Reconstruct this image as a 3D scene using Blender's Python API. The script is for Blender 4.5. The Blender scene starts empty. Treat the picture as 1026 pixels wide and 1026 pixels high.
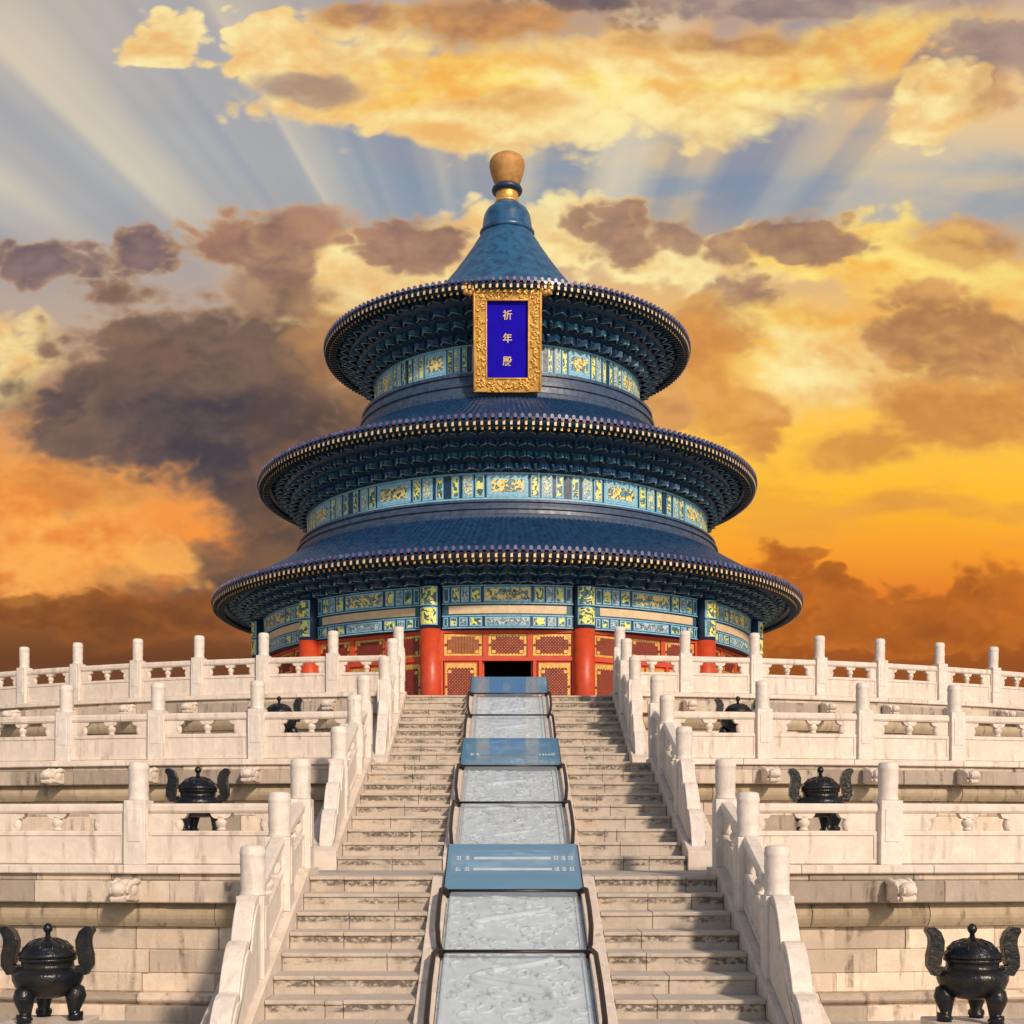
import bpy, math, random
from mathutils import Vector, Matrix

R = math.radians
rng = random.Random(7)
scene = bpy.context.scene
COL = scene.collection

# ------------------------------------------------------------------ camera, sky, sun, exposure
EYE = 2.75                 # eye height above the court
CAMX, CAMY = -0.115, -69.0
FPX = 1270.0
cam_data = bpy.data.cameras.new("camera")
cam = bpy.data.objects.new("camera", cam_data)
COL.objects.link(cam)
cam.location = (CAMX, CAMY, EYE)
cam.rotation_euler = (R(90), 0, 0)
cam_data.sensor_width = 36.0
cam_data.lens = 36.0 * FPX / 1026.0
cam_data.shift_x = 7.0 / 1026.0
cam_data.shift_y = (835 - 513) / 1026.0
cam_data.clip_end = 6000
scene.camera = cam

SUN_EL, SUN_AZ = 29.0, 27.0      # azimuth to the right of straight behind the camera
SUN_STRENGTH = 3.5
sun_data = bpy.data.lights.new("sun", 'SUN')
sun_data.energy = SUN_STRENGTH
sun_data.angle = R(4.0)
sun_data.color = (1.0, 0.82, 0.655)
sun = bpy.data.objects.new("sun", sun_data)
COL.objects.link(sun)
sdir = Vector((math.sin(R(SUN_AZ)) * math.cos(R(SUN_EL)), -math.cos(R(SUN_AZ)) * math.cos(R(SUN_EL)), math.sin(R(SUN_EL))))
sun.rotation_euler = sdir.to_track_quat('Z', 'Y').to_euler()

scene.view_settings.view_transform = 'Standard'
scene.view_settings.look = 'None'
scene.view_settings.exposure = 0.0
scene.view_settings.gamma = 1.0
scene.cycles.use_denoising = True
scene.cycles.max_bounces = 8
scene.cycles.transparent_max_bounces = 12


def lin(c):
    out = []
    for v in c[:3]:
        v = v / 255.0
        out.append(v / 12.92 if v <= 0.04045 else ((v + 0.055) / 1.055) ** 2.4)
    return tuple(out) + (1.0,)


class NT:
    """small helper round a node tree"""
    def __init__(self, tree):
        self.t = tree
        self.n = tree.nodes
        self.l = tree.links

    def put(self, sock, v):
        if isinstance(v, bpy.types.NodeSocket):
            self.l.new(v, sock)
        elif v is not None:
            sock.default_value = v

    def math(self, op, a, b=None, c=None, clamp=False):
        n = self.n.new('ShaderNodeMath')
        n.operation = op
        n.use_clamp = clamp
        for i, v in enumerate((a, b, c)):
            if v is not None:
                self.put(n.inputs[i], v)
        return n.outputs[0]

    def add(self, a, b): return self.math('ADD', a, b)
    def sub(self, a, b): return self.math('SUBTRACT', a, b)
    def mul(self, a, b): return self.math('MULTIPLY', a, b)
    def div(self, a, b): return self.math('DIVIDE', a, b)

    def smooth(self, v, lo, hi, a=0.0, b=1.0):
        n = self.n.new('ShaderNodeMapRange')
        n.interpolation_type = 'SMOOTHSTEP'
        self.put(n.inputs[0], v)
        n.inputs[1].default_value = lo
        n.inputs[2].default_value = hi
        n.inputs[3].default_value = a
        n.inputs[4].default_value = b
        return n.outputs[0]

    def mix(self, f, a, b, mode='MIX'):
        n = self.n.new('ShaderNodeMix')
        n.data_type = 'RGBA'
        n.blend_type = mode
        self.put(n.inputs[0], f)
        self.put(n.inputs[6], a)
        self.put(n.inputs[7], b)
        return n.outputs[2]

    def sepc(self, v):
        n = self.n.new('ShaderNodeSeparateColor')
        self.put(n.inputs[0], v)
        return n.outputs

    def comb(self, x, y, z=0.0):
        n = self.n.new('ShaderNodeCombineXYZ')
        for i, v in enumerate((x, y, z)):
            self.put(n.inputs[i], v)
        return n.outputs[0]

    def sep(self, v):
        n = self.n.new('ShaderNodeSeparateXYZ')
        self.put(n.inputs[0], v)
        return n.outputs

    def vscale(self, v, s):
        n = self.n.new('ShaderNodeVectorMath')
        n.operation = 'MULTIPLY'
        self.put(n.inputs[0], v)
        n.inputs[1].default_value = s if not isinstance(s, (int, float)) else (s, s, s)
        return n.outputs[0]

    def noise(self, v, scale=5.0, detail=3.0, rough=0.5, dist=0.0, dims='3D', out=0):
        n = self.n.new('ShaderNodeTexNoise')
        n.noise_dimensions = dims
        if v is not None:
            self.put(n.inputs['Vector'], v)
        n.inputs['Scale'].default_value = scale
        n.inputs['Detail'].default_value = detail
        n.inputs['Roughness'].default_value = rough
        n.inputs['Distortion'].default_value = dist
        return n.outputs[out]

    def voronoi(self, v, scale=5.0, feature='F1', detail=0.0, dims='3D', rough=0.5, smooth=1.0, out='Distance'):
        n = self.n.new('ShaderNodeTexVoronoi')
        n.voronoi_dimensions = dims
        n.feature = feature
        self.put(n.inputs['Vector'], v)
        n.inputs['Scale'].default_value = scale
        if 'Detail' in n.inputs:
            n.inputs['Detail'].default_value = detail
            n.inputs['Roughness'].default_value = rough
        if 'Smoothness' in n.inputs:
            n.inputs['Smoothness'].default_value = smooth
        return n.outputs[out]

    def ramp(self, v, stops):
        n = self.n.new('ShaderNodeValToRGB')
        e = n.color_ramp.elements
        while len(e) < len(stops):
            e.new(0.5)
        for i, (p, c) in enumerate(stops):
            e[i].position = p
            e[i].color = c
        self.put(n.inputs[0], v)
        return n.outputs[0]


def build_world():
    w = bpy.data.worlds.new("World")
    scene.world = w
    w.use_nodes = True
    T = NT(w.node_tree)
    T.n.clear()
    tc = T.n.new('ShaderNodeTexCoord')
    x, y, z = T.sep(tc.outputs['Generated'])
    yy = T.math('MAXIMUM', y, 0.12)
    # clouds are laid out by direction round the +Y bearing
    S = T.add(T.mul(T.div(x, yy), 1.27), 0.506)
    V = T.sub(0.835, T.mul(T.div(z, yy), 1.27))
    base_v = T.comb(S, T.mul(V, 1.6), 0.0)
    wv1 = T.sepc(T.noise(base_v, 4.2, 3, 0.5, dims='2D', out=1))
    wv2 = T.sepc(T.noise(base_v, 19.0, 5, 0.6, dims='2D', out=1))
    Ps = T.add(T.add(S, T.mul(T.sub(wv1[0], 0.5), 0.08)), T.mul(T.sub(wv2[0], 0.5), 0.012))
    Pt = T.add(T.add(V, T.mul(T.sub(wv1[1], 0.5), 0.06)), T.mul(T.sub(wv2[1], 0.5), 0.010))
    fb = T.sub(T.noise(base_v, 8.0, 8, 0.52, 0.0, dims='2D'), 0.5)
    soft_fb = T.sub(T.noise(T.comb(S, T.mul(V, 1.9), 0.7), 6.0, 6, 0.5, 0.0, dims='3D'), 0.5)
    pv = T.comb(S, T.mul(V, 1.5), 0.0)

    def billow(v):
        a = T.math('ABSOLUTE', T.sub(T.noise(v, 15.0, 1, 0.4, 0.0, dims='2D'), 0.5))
        b = T.math('ABSOLUTE', T.sub(T.noise(v, 37.0, 1, 0.4, 0.0, dims='2D'), 0.5))
        c = T.math('ABSOLUTE', T.sub(T.noise(v, 82.0, 1, 0.4, 0.0, dims='2D'), 0.5))
        return T.add(T.add(T.mul(a, 2.0), b), T.mul(c, .22))
    puff = billow(pv)
    # modelling of the cloud bodies: how the billows change a little further up towards the light
    pv2 = T.comb(T.add(S, -0.004), T.mul(T.add(V, 0.012), 1.5), 0.0)
    relief = T.sub(puff, billow(pv2))
    lump = T.sub(T.noise(T.comb(S, T.mul(V, 1.6), 1.3), 17.0, 6, 0.55, 0.0, dims='3D'), 0.5)
    sh = T.smooth(T.add(T.mul(soft_fb, 1.7), T.add(T.mul(lump, 1.1), T.mul(relief, .45))), -.42, .42)
    wide = T.noise(T.comb(S, T.mul(V, 3.4), 3.3), 6.0, 4, 0.5, 0.2, dims='3D')

    L = [(0.0, (176, 168, 166)), (.06, (164, 162, 168)), (.12, (146, 154, 170)), (.18, (144, 154, 170)), (.25, (166, 158, 160)),
         (.32, (190, 168, 150)), (.40, (200, 150, 112)), (.47, (236, 158, 84)), (.54, (248, 150, 66)), (.585, (226, 132, 60)),
         (.625, (140, 86, 48)), (.66, (112, 68, 42)), (.75, (110, 78, 58)), (1.0, (110, 84, 66))]
    Rr = [(0.0, (190, 160, 140)), (.06, (246, 186, 104)), (.12, (236, 194, 134)), (.17, (196, 182, 160)), (.22, (200, 176, 146)),
          (.28, (226, 184, 130)), (.34, (244, 192, 112)), (.42, (255, 198, 78)), (.50, (255, 188, 50)), (.56, (248, 156, 48)),
          (.60, (226, 124, 44)), (.635, (176, 94, 38)), (.67, (150, 82, 38)), (.75, (140, 86, 50)), (1.0, (130, 90, 62))]
    vt = T.add(Pt, T.mul(T.sub(V, Pt), 0.55))
    cl = T.ramp(vt, [(p, lin(c)) for p, c in L])
    cr = T.ramp(vt, [(p, lin(c)) for p, c in Rr])
    sky = T.mix(T.smooth(S, .33, .66), cl, cr)
    # blue-grey openings between the upper clouds
    hole = T.mul(T.smooth(wide, .40, .62), T.mul(T.smooth(V, .11, .15), T.smooth(V, .27, .2)))
    sky = T.mix(T.mul(hole, .8), sky, lin((146, 160, 174)))
    # shafts of light fanning up from behind the roof
    ang = T.math('ARCTAN2', T.sub(S, .53), T.sub(.56, V))
    ra = T.noise(T.comb(T.mul(ang, 1.0), 0.37, 0.0), 6.2, 2.0, 0.55, dims='2D')
    def shaft(lo0, lo1, hi1, hi0):
        return T.mul(T.smooth(ang, lo0, lo1), T.smooth(ang, hi0, hi1))
    span = T.mul(T.smooth(V, .31, .17), T.smooth(V, -.12, .06))
    lit = T.add(shaft(-.825, -.80, -.79, -.70), shaft(-.53, -.515, -.50, -.40))
    lit = T.add(lit, T.add(shaft(-1.06, -.99, -.97, -.86), shaft(.12, .22, .24, .34)))
    lit = T.math('MINIMUM', T.add(T.mul(lit, .40), T.mul(T.smooth(ra, .44, .62), .30)), .8)
    shd = T.add(shaft(-.68, -.57, -.545, -.525), T.add(shaft(-.97, -.90, -.86, -.83), shaft(.42, .52, .54, .68)))
    shd = T.math('MINIMUM', T.add(T.mul(shd, .72), T.mul(T.smooth(ra, .46, .34), .40)), .8)
    sky = T.mix(T.mul(shd, span), sky, lin((122, 138, 166)))
    sky = T.mix(T.mul(lit, span), sky, lin((230, 214, 184)))
    # warm wisps through the lower sky
    wisp = T.mul(T.mul(T.smooth(wide, .50, .66), T.smooth(V, .28, .36)), T.smooth(V, .60, .54))
    sky = T.mix(T.mul(wisp, .45), sky, T.mix(T.smooth(S, .3, .6), lin((190, 120, 70)), lin((226, 150, 70))))

    GOLD = ((238, 184, 112), (255, 238, 172), (255, 228, 152))
    GOLD2 = ((244, 176, 80), (255, 230, 130), (255, 218, 114))
    ORG = ((228, 128, 56), (255, 178, 88), (255, 194, 108))
    GREY = ((96, 84, 92), (142, 116, 112), (236, 188, 132))
    DARK = ((74, 67, 74), (108, 90, 84), (200, 150, 104))
    DIM = ((92, 74, 66), (120, 90, 70), (166, 116, 76))
    BRN = ((168, 116, 80), (216, 156, 96), (250, 200, 118))
    BRNG = ((136, 104, 96), (176, 132, 108), (250, 204, 132))
    BRN2 = ((198, 130, 70), (230, 160, 80), (252, 190, 92))
    LOW = ((116, 70, 40), (150, 88, 44), (196, 112, 50))
    LOWR = ((156, 86, 36), (188, 104, 40), (222, 126, 46))
    PLUM = ((140, 122, 124), (176, 148, 136), (240, 200, 150))

    P2 = T.comb(Ps, Pt, 0.0)
    bodies = {}

    def blob(cx, cy, rx, ry, rot, cols, op=1.0, soft=.42, rim=.34):
        nonlocal sky
        if cols not in bodies:
            bodies[cols] = T.mix(sh, lin(cols[0]), lin(cols[1]))
        if abs(rot) < 7:
            mp = T.n.new('ShaderNodeVectorMath')
            mp.operation = 'MULTIPLY_ADD'
            T.put(mp.inputs[0], P2)
            mp.inputs[1].default_value = (1 / rx, 1 / ry, 0)
            mp.inputs[2].default_value = (-cx / rx, -cy / ry, 0)
        else:
            ca, sa = math.cos(R(rot)), math.sin(R(rot))
            uv = []
            for kx, ky in ((ca / rx, sa / rx), (-sa / ry, ca / ry)):
                dt = T.n.new('ShaderNodeVectorMath')
                dt.operation = 'DOT_PRODUCT'
                T.put(dt.inputs[0], P2)
                dt.inputs[1].default_value = (kx, ky, 0)
                uv.append(T.sub(dt.outputs['Value'], kx * cx + ky * cy))
            mp = T.comb(uv[0], uv[1], 0.0).node
        ln = T.n.new('ShaderNodeVectorMath')
        ln.operation = 'LENGTH'
        T.put(ln.inputs[0], mp.outputs[0])
        m = T.sub(edge_s if soft > .52 else edge, ln.outputs['Value'])
        a = T.smooth(m, 0.0, soft, 0.0, op)
        c = T.mix(T.smooth(m, .5 if soft < .5 else .7, -.1, 0.0, .6), bodies[cols], lin(cols[2]))
        sky = T.mix(a, sky, c)

    edge = T.add(T.add(T.mul(fb, 1.9), T.mul(puff, .8)), .84)
    edge_s = T.add(T.mul(T.sub(edge, 1.0), .6), 1.08)
    B = [
        # upper gold bank
        (.165, .040, .045, .030, 10, GOLD, .95, .28), (.27, .048, .055, .034, 0, GOLD, .95, .25), (.36, .065, .13, .055, 0, GOLD, .95, .5), (.46, .085, .12, .050, 0, GOLD2, .95, .6),
        (.62, .085, .25, .050, -4, GOLD2, .9, .8), (.82, .058, .21, .042, -8, GOLD2, .85, .8), (.55, .115, .17, .030, 0, GOLD, .85, .5), (.70, .105, .16, .030, -3, GOLD, .7, .7),
        (.66, .060, .16, .024, -6, GOLD, .9, .6), (.50, .026, .11, .040, 4, BRN, .95, .6), (.31, .088, .06, .016, -4, PLUM, .7, .6), (.74, .040, .10, .018, -4, BRN, .7, .7), (.53, .100, .07, .014, 0, BRN2, .6, .8), (.86, .095, .07, .016, -6, PLUM, .6, .8), (.57, .000, .11, .024, 0, GREY, .9, .5),
        (.36, .018, .05, .018, 0, BRN, .8, .6), (.80, .000, .16, .018, 0, PLUM, .9, .5), (1.0, .062, .075, .040, 0, PLUM, .9, .5),
        (.93, .115, .060, .032, -30, GOLD, .95, .35), (.98, .098, .036, .026, -20, BRN, .6, .7),
        # middle bank
        (.36, .300, .17, .075, 0, GOLD, .9, .5), (.30, .255, .10, .04, 0, GOLD, .8, .4), (.45, .250, .06, .05, 0, GOLD, .85, .4), (.57, .235, .08, .040, 0, GOLD, .9, .4),
        (.70, .262, .15, .045, 0, GOLD, .9, .4), (.86, .255, .14, .048, 5, GOLD2, .95, .5), (.96, .290, .12, .05, 0, GOLD2, .85, .6),
        (.03, .262, .10, .026, 5, GREY, .95, .3), (.135, .258, .050, .034, 0, GREY, 1, .3), (.235, .250, .085, .048, -5, BRNG, 1, .4),
        (.31, .222, .07, .034, 0, BRNG, .95, .6), (.415, .240, .060, .046, 0, BRNG, .95, .4), (.27, .300, .08, .034, 0, BRNG, .85, .6),
        (.63, .240, .052, .034, 0, BRNG, .9, .4), (.695, .228, .035, .026, 0, BRNG, .85, .4), (.738, .245, .026, .028, 0, BRNG, .85, .4), (.815, .236, .065, .030, 0, BRNG, .9, .4),
        (.98, .248, .07, .030, 0, BRN, .75, .6), (.745, .302, .052, .032, 0, BRNG, .85, .4), (.81, .335, .060, .028, 0, BRN, .75, .6),
        # right-hand gold and brown
        (.82, .350, .18, .065, 0, GOLD2, .9, .8), (.83, .385, .12, .05, 0, GOLD, .8, .7), (.70, .33, .05, .04, 0, BRN, .8, .5), (.99, .352, .12, .055, 10, BRN, .9, .5),
        (.96, .412, .13, .040, -6, BRN2, .9, .6), (.87, .440, .10, .026, -12, BRN2, .75, .7), (.745, .412, .055, .034, 20, BRN2, .85, .5),
        (.69, .37, .050, .065, 0, BRN2, .9, .6), (.66, .41, .040, .036, 0, BRN, .8, .5), (.96, .51, .12, .018, 0, BRN2, .45, .8),
        # left: great dark cloud over burning orange
        (.015, .37, .060, .065, 0, GOLD, .9, .5), (.06, .535, .16, .075, 0, ORG, .9, .5), (.14, .340, .13, .040, -8, GREY, 1, .5),
        (.20, .385, .19, .095, 0, DARK, 1, .55), (.11, .410, .13, .075, 0, DARK, 1, .55), (.24, .455, .19, .115, 20, DARK, 1, .6), (.36, .45, .13, .13, 0, DIM, .8, .9),
        (.29, .555, .13, .105, 0, DIM, .95, .9), (.25, .605, .18, .050, 0, DIM, .9, .9), (.36, .36, .07, .06, 0, BRN, .55, .8),
        (.165, .555, .034, .026, 20, ORG, .8, .5), (.09, .500, .08, .018, 8, BRN2, .55, .6),
        # low banks
        (.05, .612, .10, .020, 4, LOW, .8, .4), (.18, .622, .13, .032, 0, LOW, .9, .6), (.825, .612, .10, .045, 8, LOWR, .95, .3), (.92, .625, .13, .038, 0, LOWR, .95, .3),
        (.80, .557, .034, .008, 0, LOWR, .7, .5), (1.02, .60, .07, .035, 0, LOWR, .7, .5), (.76, .605, .04, .05, 0, LOWR, .8, .4),
    ]
    for b in B:
        blob(*b)
    sunset = T.n.new('ShaderNodeBackground')
    T.put(sunset.inputs[0], sky)
    sunset.inputs[1].default_value = 1.0
    ni = T.n.new('ShaderNodeTexSky')
    ni.sky_type = 'NISHITA'
    ni.sun_disc = False
    ni.sun_elevation = R(SUN_EL)
    ni.sun_rotation = math.atan2(sdir.x, sdir.y)
    day = T.n.new('ShaderNodeBackground')
    T.put(day.inputs[0], ni.outputs[0])
    day.inputs[1].default_value = 0.095
    ms = T.n.new('ShaderNodeMixShader')
    T.put(ms.inputs[0], T.smooth(y, .05, .38))
    T.l.new(day.outputs[0], ms.inputs[1])
    T.l.new(sunset.outputs[0], ms.inputs[2])
    out = T.n.new('ShaderNodeOutputWorld')
    T.l.new(ms.outputs[0], out.inputs[0])
    w.cycles.sampling_method = 'MANUAL'
    w.cycles.sample_map_resolution = 512


build_world()


# ------------------------------------------------------------------ materials
def new_mat(name):
    m = bpy.data.materials.new(name)
    m.use_nodes = True
    T = NT(m.node_tree)
    return m, T, T.n['Principled BSDF']


def stone(name, base, dark, stain=.4, rough=.75, bump=.25, scale=1.0, tone=.35, streak=(6, 6, .7)):
    m, T, p = new_mat(name)
    g = T.n.new('ShaderNodeNewGeometry')
    pos = g.outputs['Position']
    at = T.n.new('ShaderNodeAttribute')
    at.attribute_name = 'tone'
    big = T.noise(pos, .55 * scale, 4, .6)
    mid = T.noise(pos, 3.5 * scale, 6, .65, .4)
    fine = T.noise(pos, 38 * scale, 5, .7)
    st = T.noise(T.vscale(pos, streak), 1.0, 5, .6)
    c = T.mix(T.smooth(mid, .3, .72), tuple(v * .86 for v in base[:3]) + (1,), tuple(min(.9, v * 1.07) for v in base[:3]) + (1,))
    c = T.mix(T.mul(T.smooth(big, .45, .75), .35), c, (base[0] * .9, base[1] * .84, base[2] * .76, 1))
    c = T.mix(T.mul(T.mul(T.smooth(st, .49, .70), T.smooth(mid, .38, .6)), stain), c, dark)
    spots = T.mul(T.smooth(fine, .66, .78), T.smooth(big, .42, .6))
    c = T.mix(T.mul(spots, stain * .8), c, dark)
    v = T.add(1.0, T.mul(at.outputs['Fac'], tone))
    hv = T.n.new('ShaderNodeHueSaturation')
    T.put(hv.inputs['Value'], v)
    T.put(hv.inputs['Color'], c)
    T.put(p.inputs['Base Color'], hv.outputs[0])
    p.inputs['Roughness'].default_value = rough
    b = T.n.new('ShaderNodeBump')
    b.inputs['Strength'].default_value = bump
    b.inputs['Distance'].default_value = .03
    T.put(b.inputs['Height'], T.add(T.mul(fine, .35), mid))
    T.put(p.inputs['Normal'], b.outputs[0])
    return m


def step_stone(name):
    """worn step: tread painted lighter as if lit, black lichen band across the middle of each riser"""
    m, T, p = new_mat(name)
    g = T.n.new('ShaderNodeNewGeometry')
    pos = g.outputs['Position']
    tc = T.n.new('ShaderNodeTexCoord')
    ox, oy, oz = T.sep(tc.outputs['Object'])
    oi = T.n.new('ShaderNodeObjectInfo')
    nz = T.sep(g.outputs['Normal'])[2]
    rnd = oi.outputs['Random']
    mid = T.noise(pos, 2.4, 6, .65, .4)
    fine = T.noise(pos, 30, 5, .7)
    c = T.mix(T.smooth(mid, .3, .7), (.40, .335, .265, 1), (.58, .495, .405, 1))
    c = T.mix(T.mul(T.smooth(mid, .52, .66), .55), c, (.42, .30, .19, 1))
    pv = T.add(T.mul(oz, 1.0), T.mul(T.sub(mid, .5), .06))
    band = T.mul(T.smooth(pv, .06, .10), T.smooth(pv, .19, .15))
    s1 = T.noise(T.vscale(pos, (2.0, 1.0, 6.0)), 1.0, 4, .65)
    s2 = T.noise(T.vscale(pos, (15.0, 10.0, 20.0)), 1.0, 4, .7)
    blot = T.mul(T.smooth(T.add(s1, T.mul(T.sub(rnd, .5), .16)), .40, .55), T.smooth(s2, .38, .54))
    c = T.mix(T.mul(T.mul(band, blot), T.mul(T.smooth(nz, .5, .2), .82)), c, (.055, .042, .032, 1))
    dirt = T.mul(T.smooth(T.noise(T.vscale(pos, (9, 9, 2.0)), 1.0, 5, .7), .52, .72), .35)
    c = T.mix(dirt, c, (.22, .17, .12, 1))
    c = T.mix(T.mul(T.smooth(nz, .6, .9), .5), c, (.58, .53, .47, 1))  # upward faces coloured paler to stand for light on the tread
    T.put(p.inputs['Base Color'], c)
    p.inputs['Roughness'].default_value = .8
    b = T.n.new('ShaderNodeBump')
    b.inputs['Strength'].default_value = .35
    b.inputs['Distance'].default_value = .02
    T.put(b.inputs['Height'], T.add(fine, mid))
    T.put(p.inputs['Normal'], b.outputs[0])
    return m


def paint(name, c1, c2=None, rough=.5, scale=4.0, metallic=0.0, bump=.1, spec=None):
    m, T, p = new_mat(name)
    g = T.n.new('ShaderNodeNewGeometry')
    n = T.noise(g.outputs['Position'], scale, 5, .65, .3)
    c2 = c2 or tuple(v * .6 for v in c1[:3]) + (1,)
    T.put(p.inputs['Base Color'], T.mix(T.smooth(n, .35, .7), c1, c2))
    T.put(p.inputs['Roughness'], T.smooth(n, .2, .8, rough * .8, min(1, rough * 1.25)))
    p.inputs['Metallic'].default_value = metallic
    if spec is not None:
        p.inputs['Specular IOR Level'].default_value = spec
    if bump:
        b = T.n.new('ShaderNodeBump')
        b.inputs['Strength'].default_value = bump
        b.inputs['Distance'].default_value = .02
        T.put(b.inputs['Height'], T.noise(g.outputs['Position'], scale * 6, 3, .6))
        T.put(p.inputs['Normal'], b.outputs[0])
    return m


def brocade(name, ground, figure, line, scale=7.0, amount=.5, line_amt=.55):
    """painted beam decoration: figures with outlines on a coloured ground"""
    m, T, p = new_mat(name)
    g = T.n.new('ShaderNodeNewGeometry')
    pos = g.outputs['Position']
    n = T.noise(pos, scale, 1.5, .45, 1.6)
    lo = .5 + (.5 - amount) * .3
    fig = T.smooth(n, lo, lo + .02)
    outl = T.mul(T.smooth(n, lo - .045, lo - .03), T.smooth(n, lo + .03, lo + .015))
    n2 = T.noise(pos, scale * 1.7, 1.0, .4, 2.4)
    curl = T.mul(T.smooth(n2, .47, .49), T.smooth(n2, .53, .51))
    c = T.mix(fig, ground, figure)
    c = T.mix(T.mul(curl, line_amt), c, line)
    c = T.mix(T.mul(outl, .9), c, (.012, .02, .045, 1))
    wear = T.noise(pos, 9, 5, .7)
    c = T.mix(T.mul(T.smooth(wear, .52, .75), .35), c, (.28, .32, .33, 1))
    T.put(p.inputs['Base Color'], c)
    p.inputs['Roughness'].default_value = .45
    return m


M = {}
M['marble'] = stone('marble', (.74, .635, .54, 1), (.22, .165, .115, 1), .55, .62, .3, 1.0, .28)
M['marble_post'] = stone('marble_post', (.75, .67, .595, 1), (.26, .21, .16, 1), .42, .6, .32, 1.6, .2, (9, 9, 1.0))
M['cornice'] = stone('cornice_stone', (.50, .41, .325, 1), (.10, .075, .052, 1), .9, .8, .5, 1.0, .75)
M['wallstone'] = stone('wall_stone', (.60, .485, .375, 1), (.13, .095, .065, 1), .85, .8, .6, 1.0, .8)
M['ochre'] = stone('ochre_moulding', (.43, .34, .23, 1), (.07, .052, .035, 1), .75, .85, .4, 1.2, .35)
M['paving'] = stone('paving', (.46, .42, .37, 1), (.2, .17, .14, 1), .4, .85, .3, .8, .3)
M['step'] = step_stone('step_stone')
M['slab'] = stone('carved_slab', (.66, .73, .77, 1), (.20, .22, .23, 1), .8, .6, .3, 2.0, .2)
M['joint'] = paint('dark_joint', (.10, .08, .06, 1), (.05, .04, .03, 1), .9)
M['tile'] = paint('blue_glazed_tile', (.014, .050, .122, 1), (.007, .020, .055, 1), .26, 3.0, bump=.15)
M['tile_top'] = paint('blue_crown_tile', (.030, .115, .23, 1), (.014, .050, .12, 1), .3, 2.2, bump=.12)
M['tile_end'] = paint('tile_end_glaze', (.15, .15, .30, 1), (.05, .03, .10, 1), .35, 3.0)
M['ridge'] = paint('blue_grey_ridge', (.055, .09, .155, 1), (.024, .042, .085, 1), .42, 4.0)
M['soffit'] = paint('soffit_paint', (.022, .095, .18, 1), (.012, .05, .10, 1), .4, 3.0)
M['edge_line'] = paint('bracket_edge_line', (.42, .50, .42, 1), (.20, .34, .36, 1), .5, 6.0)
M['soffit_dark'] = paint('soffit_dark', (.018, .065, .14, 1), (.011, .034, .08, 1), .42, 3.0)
M['purlin_red'] = paint('eave_board_red', (.20, .03, .03, 1), (.10, .015, .03, 1), .5)
M['rafter'] = paint('rafter_paint', (.012, .03, .05, 1), (.008, .015, .03, 1), .5)
M['gilt'] = paint('gilt', (.80, .50, .13, 1), (.55, .27, .05, 1), .38, 9.0, .45, .3)
M['gilt_pale'] = paint('gilt_pale', (.80, .62, .36, 1), (.62, .42, .20, 1), .45, 9.0)
M['gold_leaf'] = paint('gold_leaf', (.72, .42, .10, 1), (.46, .22, .045, 1), .42, 3.0, .35, .25)
M['bulb'] = paint('aged_gold', (.44, .20, .05, 1), (.56, .32, .10, 1), .62, 2.5, .2, .35)
M['red'] = paint('vermilion', (.58, .068, .020, 1), (.48, .048, .015, 1), .42, 3.0)
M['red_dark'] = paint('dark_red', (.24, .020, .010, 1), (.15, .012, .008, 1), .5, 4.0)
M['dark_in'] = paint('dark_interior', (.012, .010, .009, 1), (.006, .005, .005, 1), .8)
M['cream'] = paint('cream_board', (.68, .52, .33, 1), (.58, .42, .26, 1), .6, 3.0)
M['navy'] = paint('navy_paint', (.014, .040, .10, 1), (.010, .024, .06, 1), .4)
M['teal'] = paint('teal_paint', (.03, .12, .17, 1), (.02, .07, .11, 1), .45)
M['skyb'] = paint('sky_blue_border', (.28, .56, .70, 1), (.14, .38, .58, 1), .5, 8.0)
M['br_gold'] = brocade('brocade_gold_on_blue', (.06, .20, .28, 1), (.82, .66, .18, 1), (.74, .80, .70, 1), 4.2, .58)
M['br_green'] = brocade('brocade_yellow_green', (.03, .13, .16, 1), (.82, .76, .17, 1), (.24, .56, .32, 1), 3.4, .62)
M['br_white'] = brocade('brocade_white_on_blue', (.06, .17, .25, 1), (.40, .54, .58, 1), (.80, .82, .74, 1), 6.0, .5, .8)
M['br_pale'] = brocade('brocade_pale', (.22, .42, .54, 1), (.66, .68, .40, 1), (.78, .78, .66, 1), 8.0, .5, .7)
M['plaque_blue'] = paint('plaque_blue', (.010, .002, .46, 1), (.009, .002, .40, 1), .6, 2.0, bump=0, spec=.08)
M['bronze'] = paint('dark_bronze', (.013, .017, .025, 1), (.042, .036, .028, 1), .27, 3.0, .5, .6)
M['rail'] = paint('rail_paint', (.016, .009, .008, 1), (.010, .006, .005, 1), .4, 6.0, .0)
M['green'] = paint('bracket_green', (.018, .115, .18, 1), (.011, .065, .12, 1), .5)
M['blue'] = paint('bracket_blue', (.013, .066, .18, 1), (.008, .036, .10, 1), .5)
M['white_ink'] = paint('white_lettering', (.56, .64, .70, 1), (.42, .52, .60, 1), .5)


def acrylic(name, tint, opacity, rough):
    m, T, p = new_mat(name)
    g = T.n.new('ShaderNodeNewGeometry')
    n = T.noise(g.outputs['Position'], 2.2, 5, .6, .5)
    p.inputs['Roughness'].default_value = rough
    T.put(p.inputs['Base Color'], T.mix(T.smooth(n, .35, .7), tint, tuple(v * .8 for v in tint[:3]) + (1,)))
    T.put(p.inputs['Alpha'], T.smooth(n, .25, .75, opacity * .8, min(1.0, opacity * 1.2)))
    return m


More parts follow.
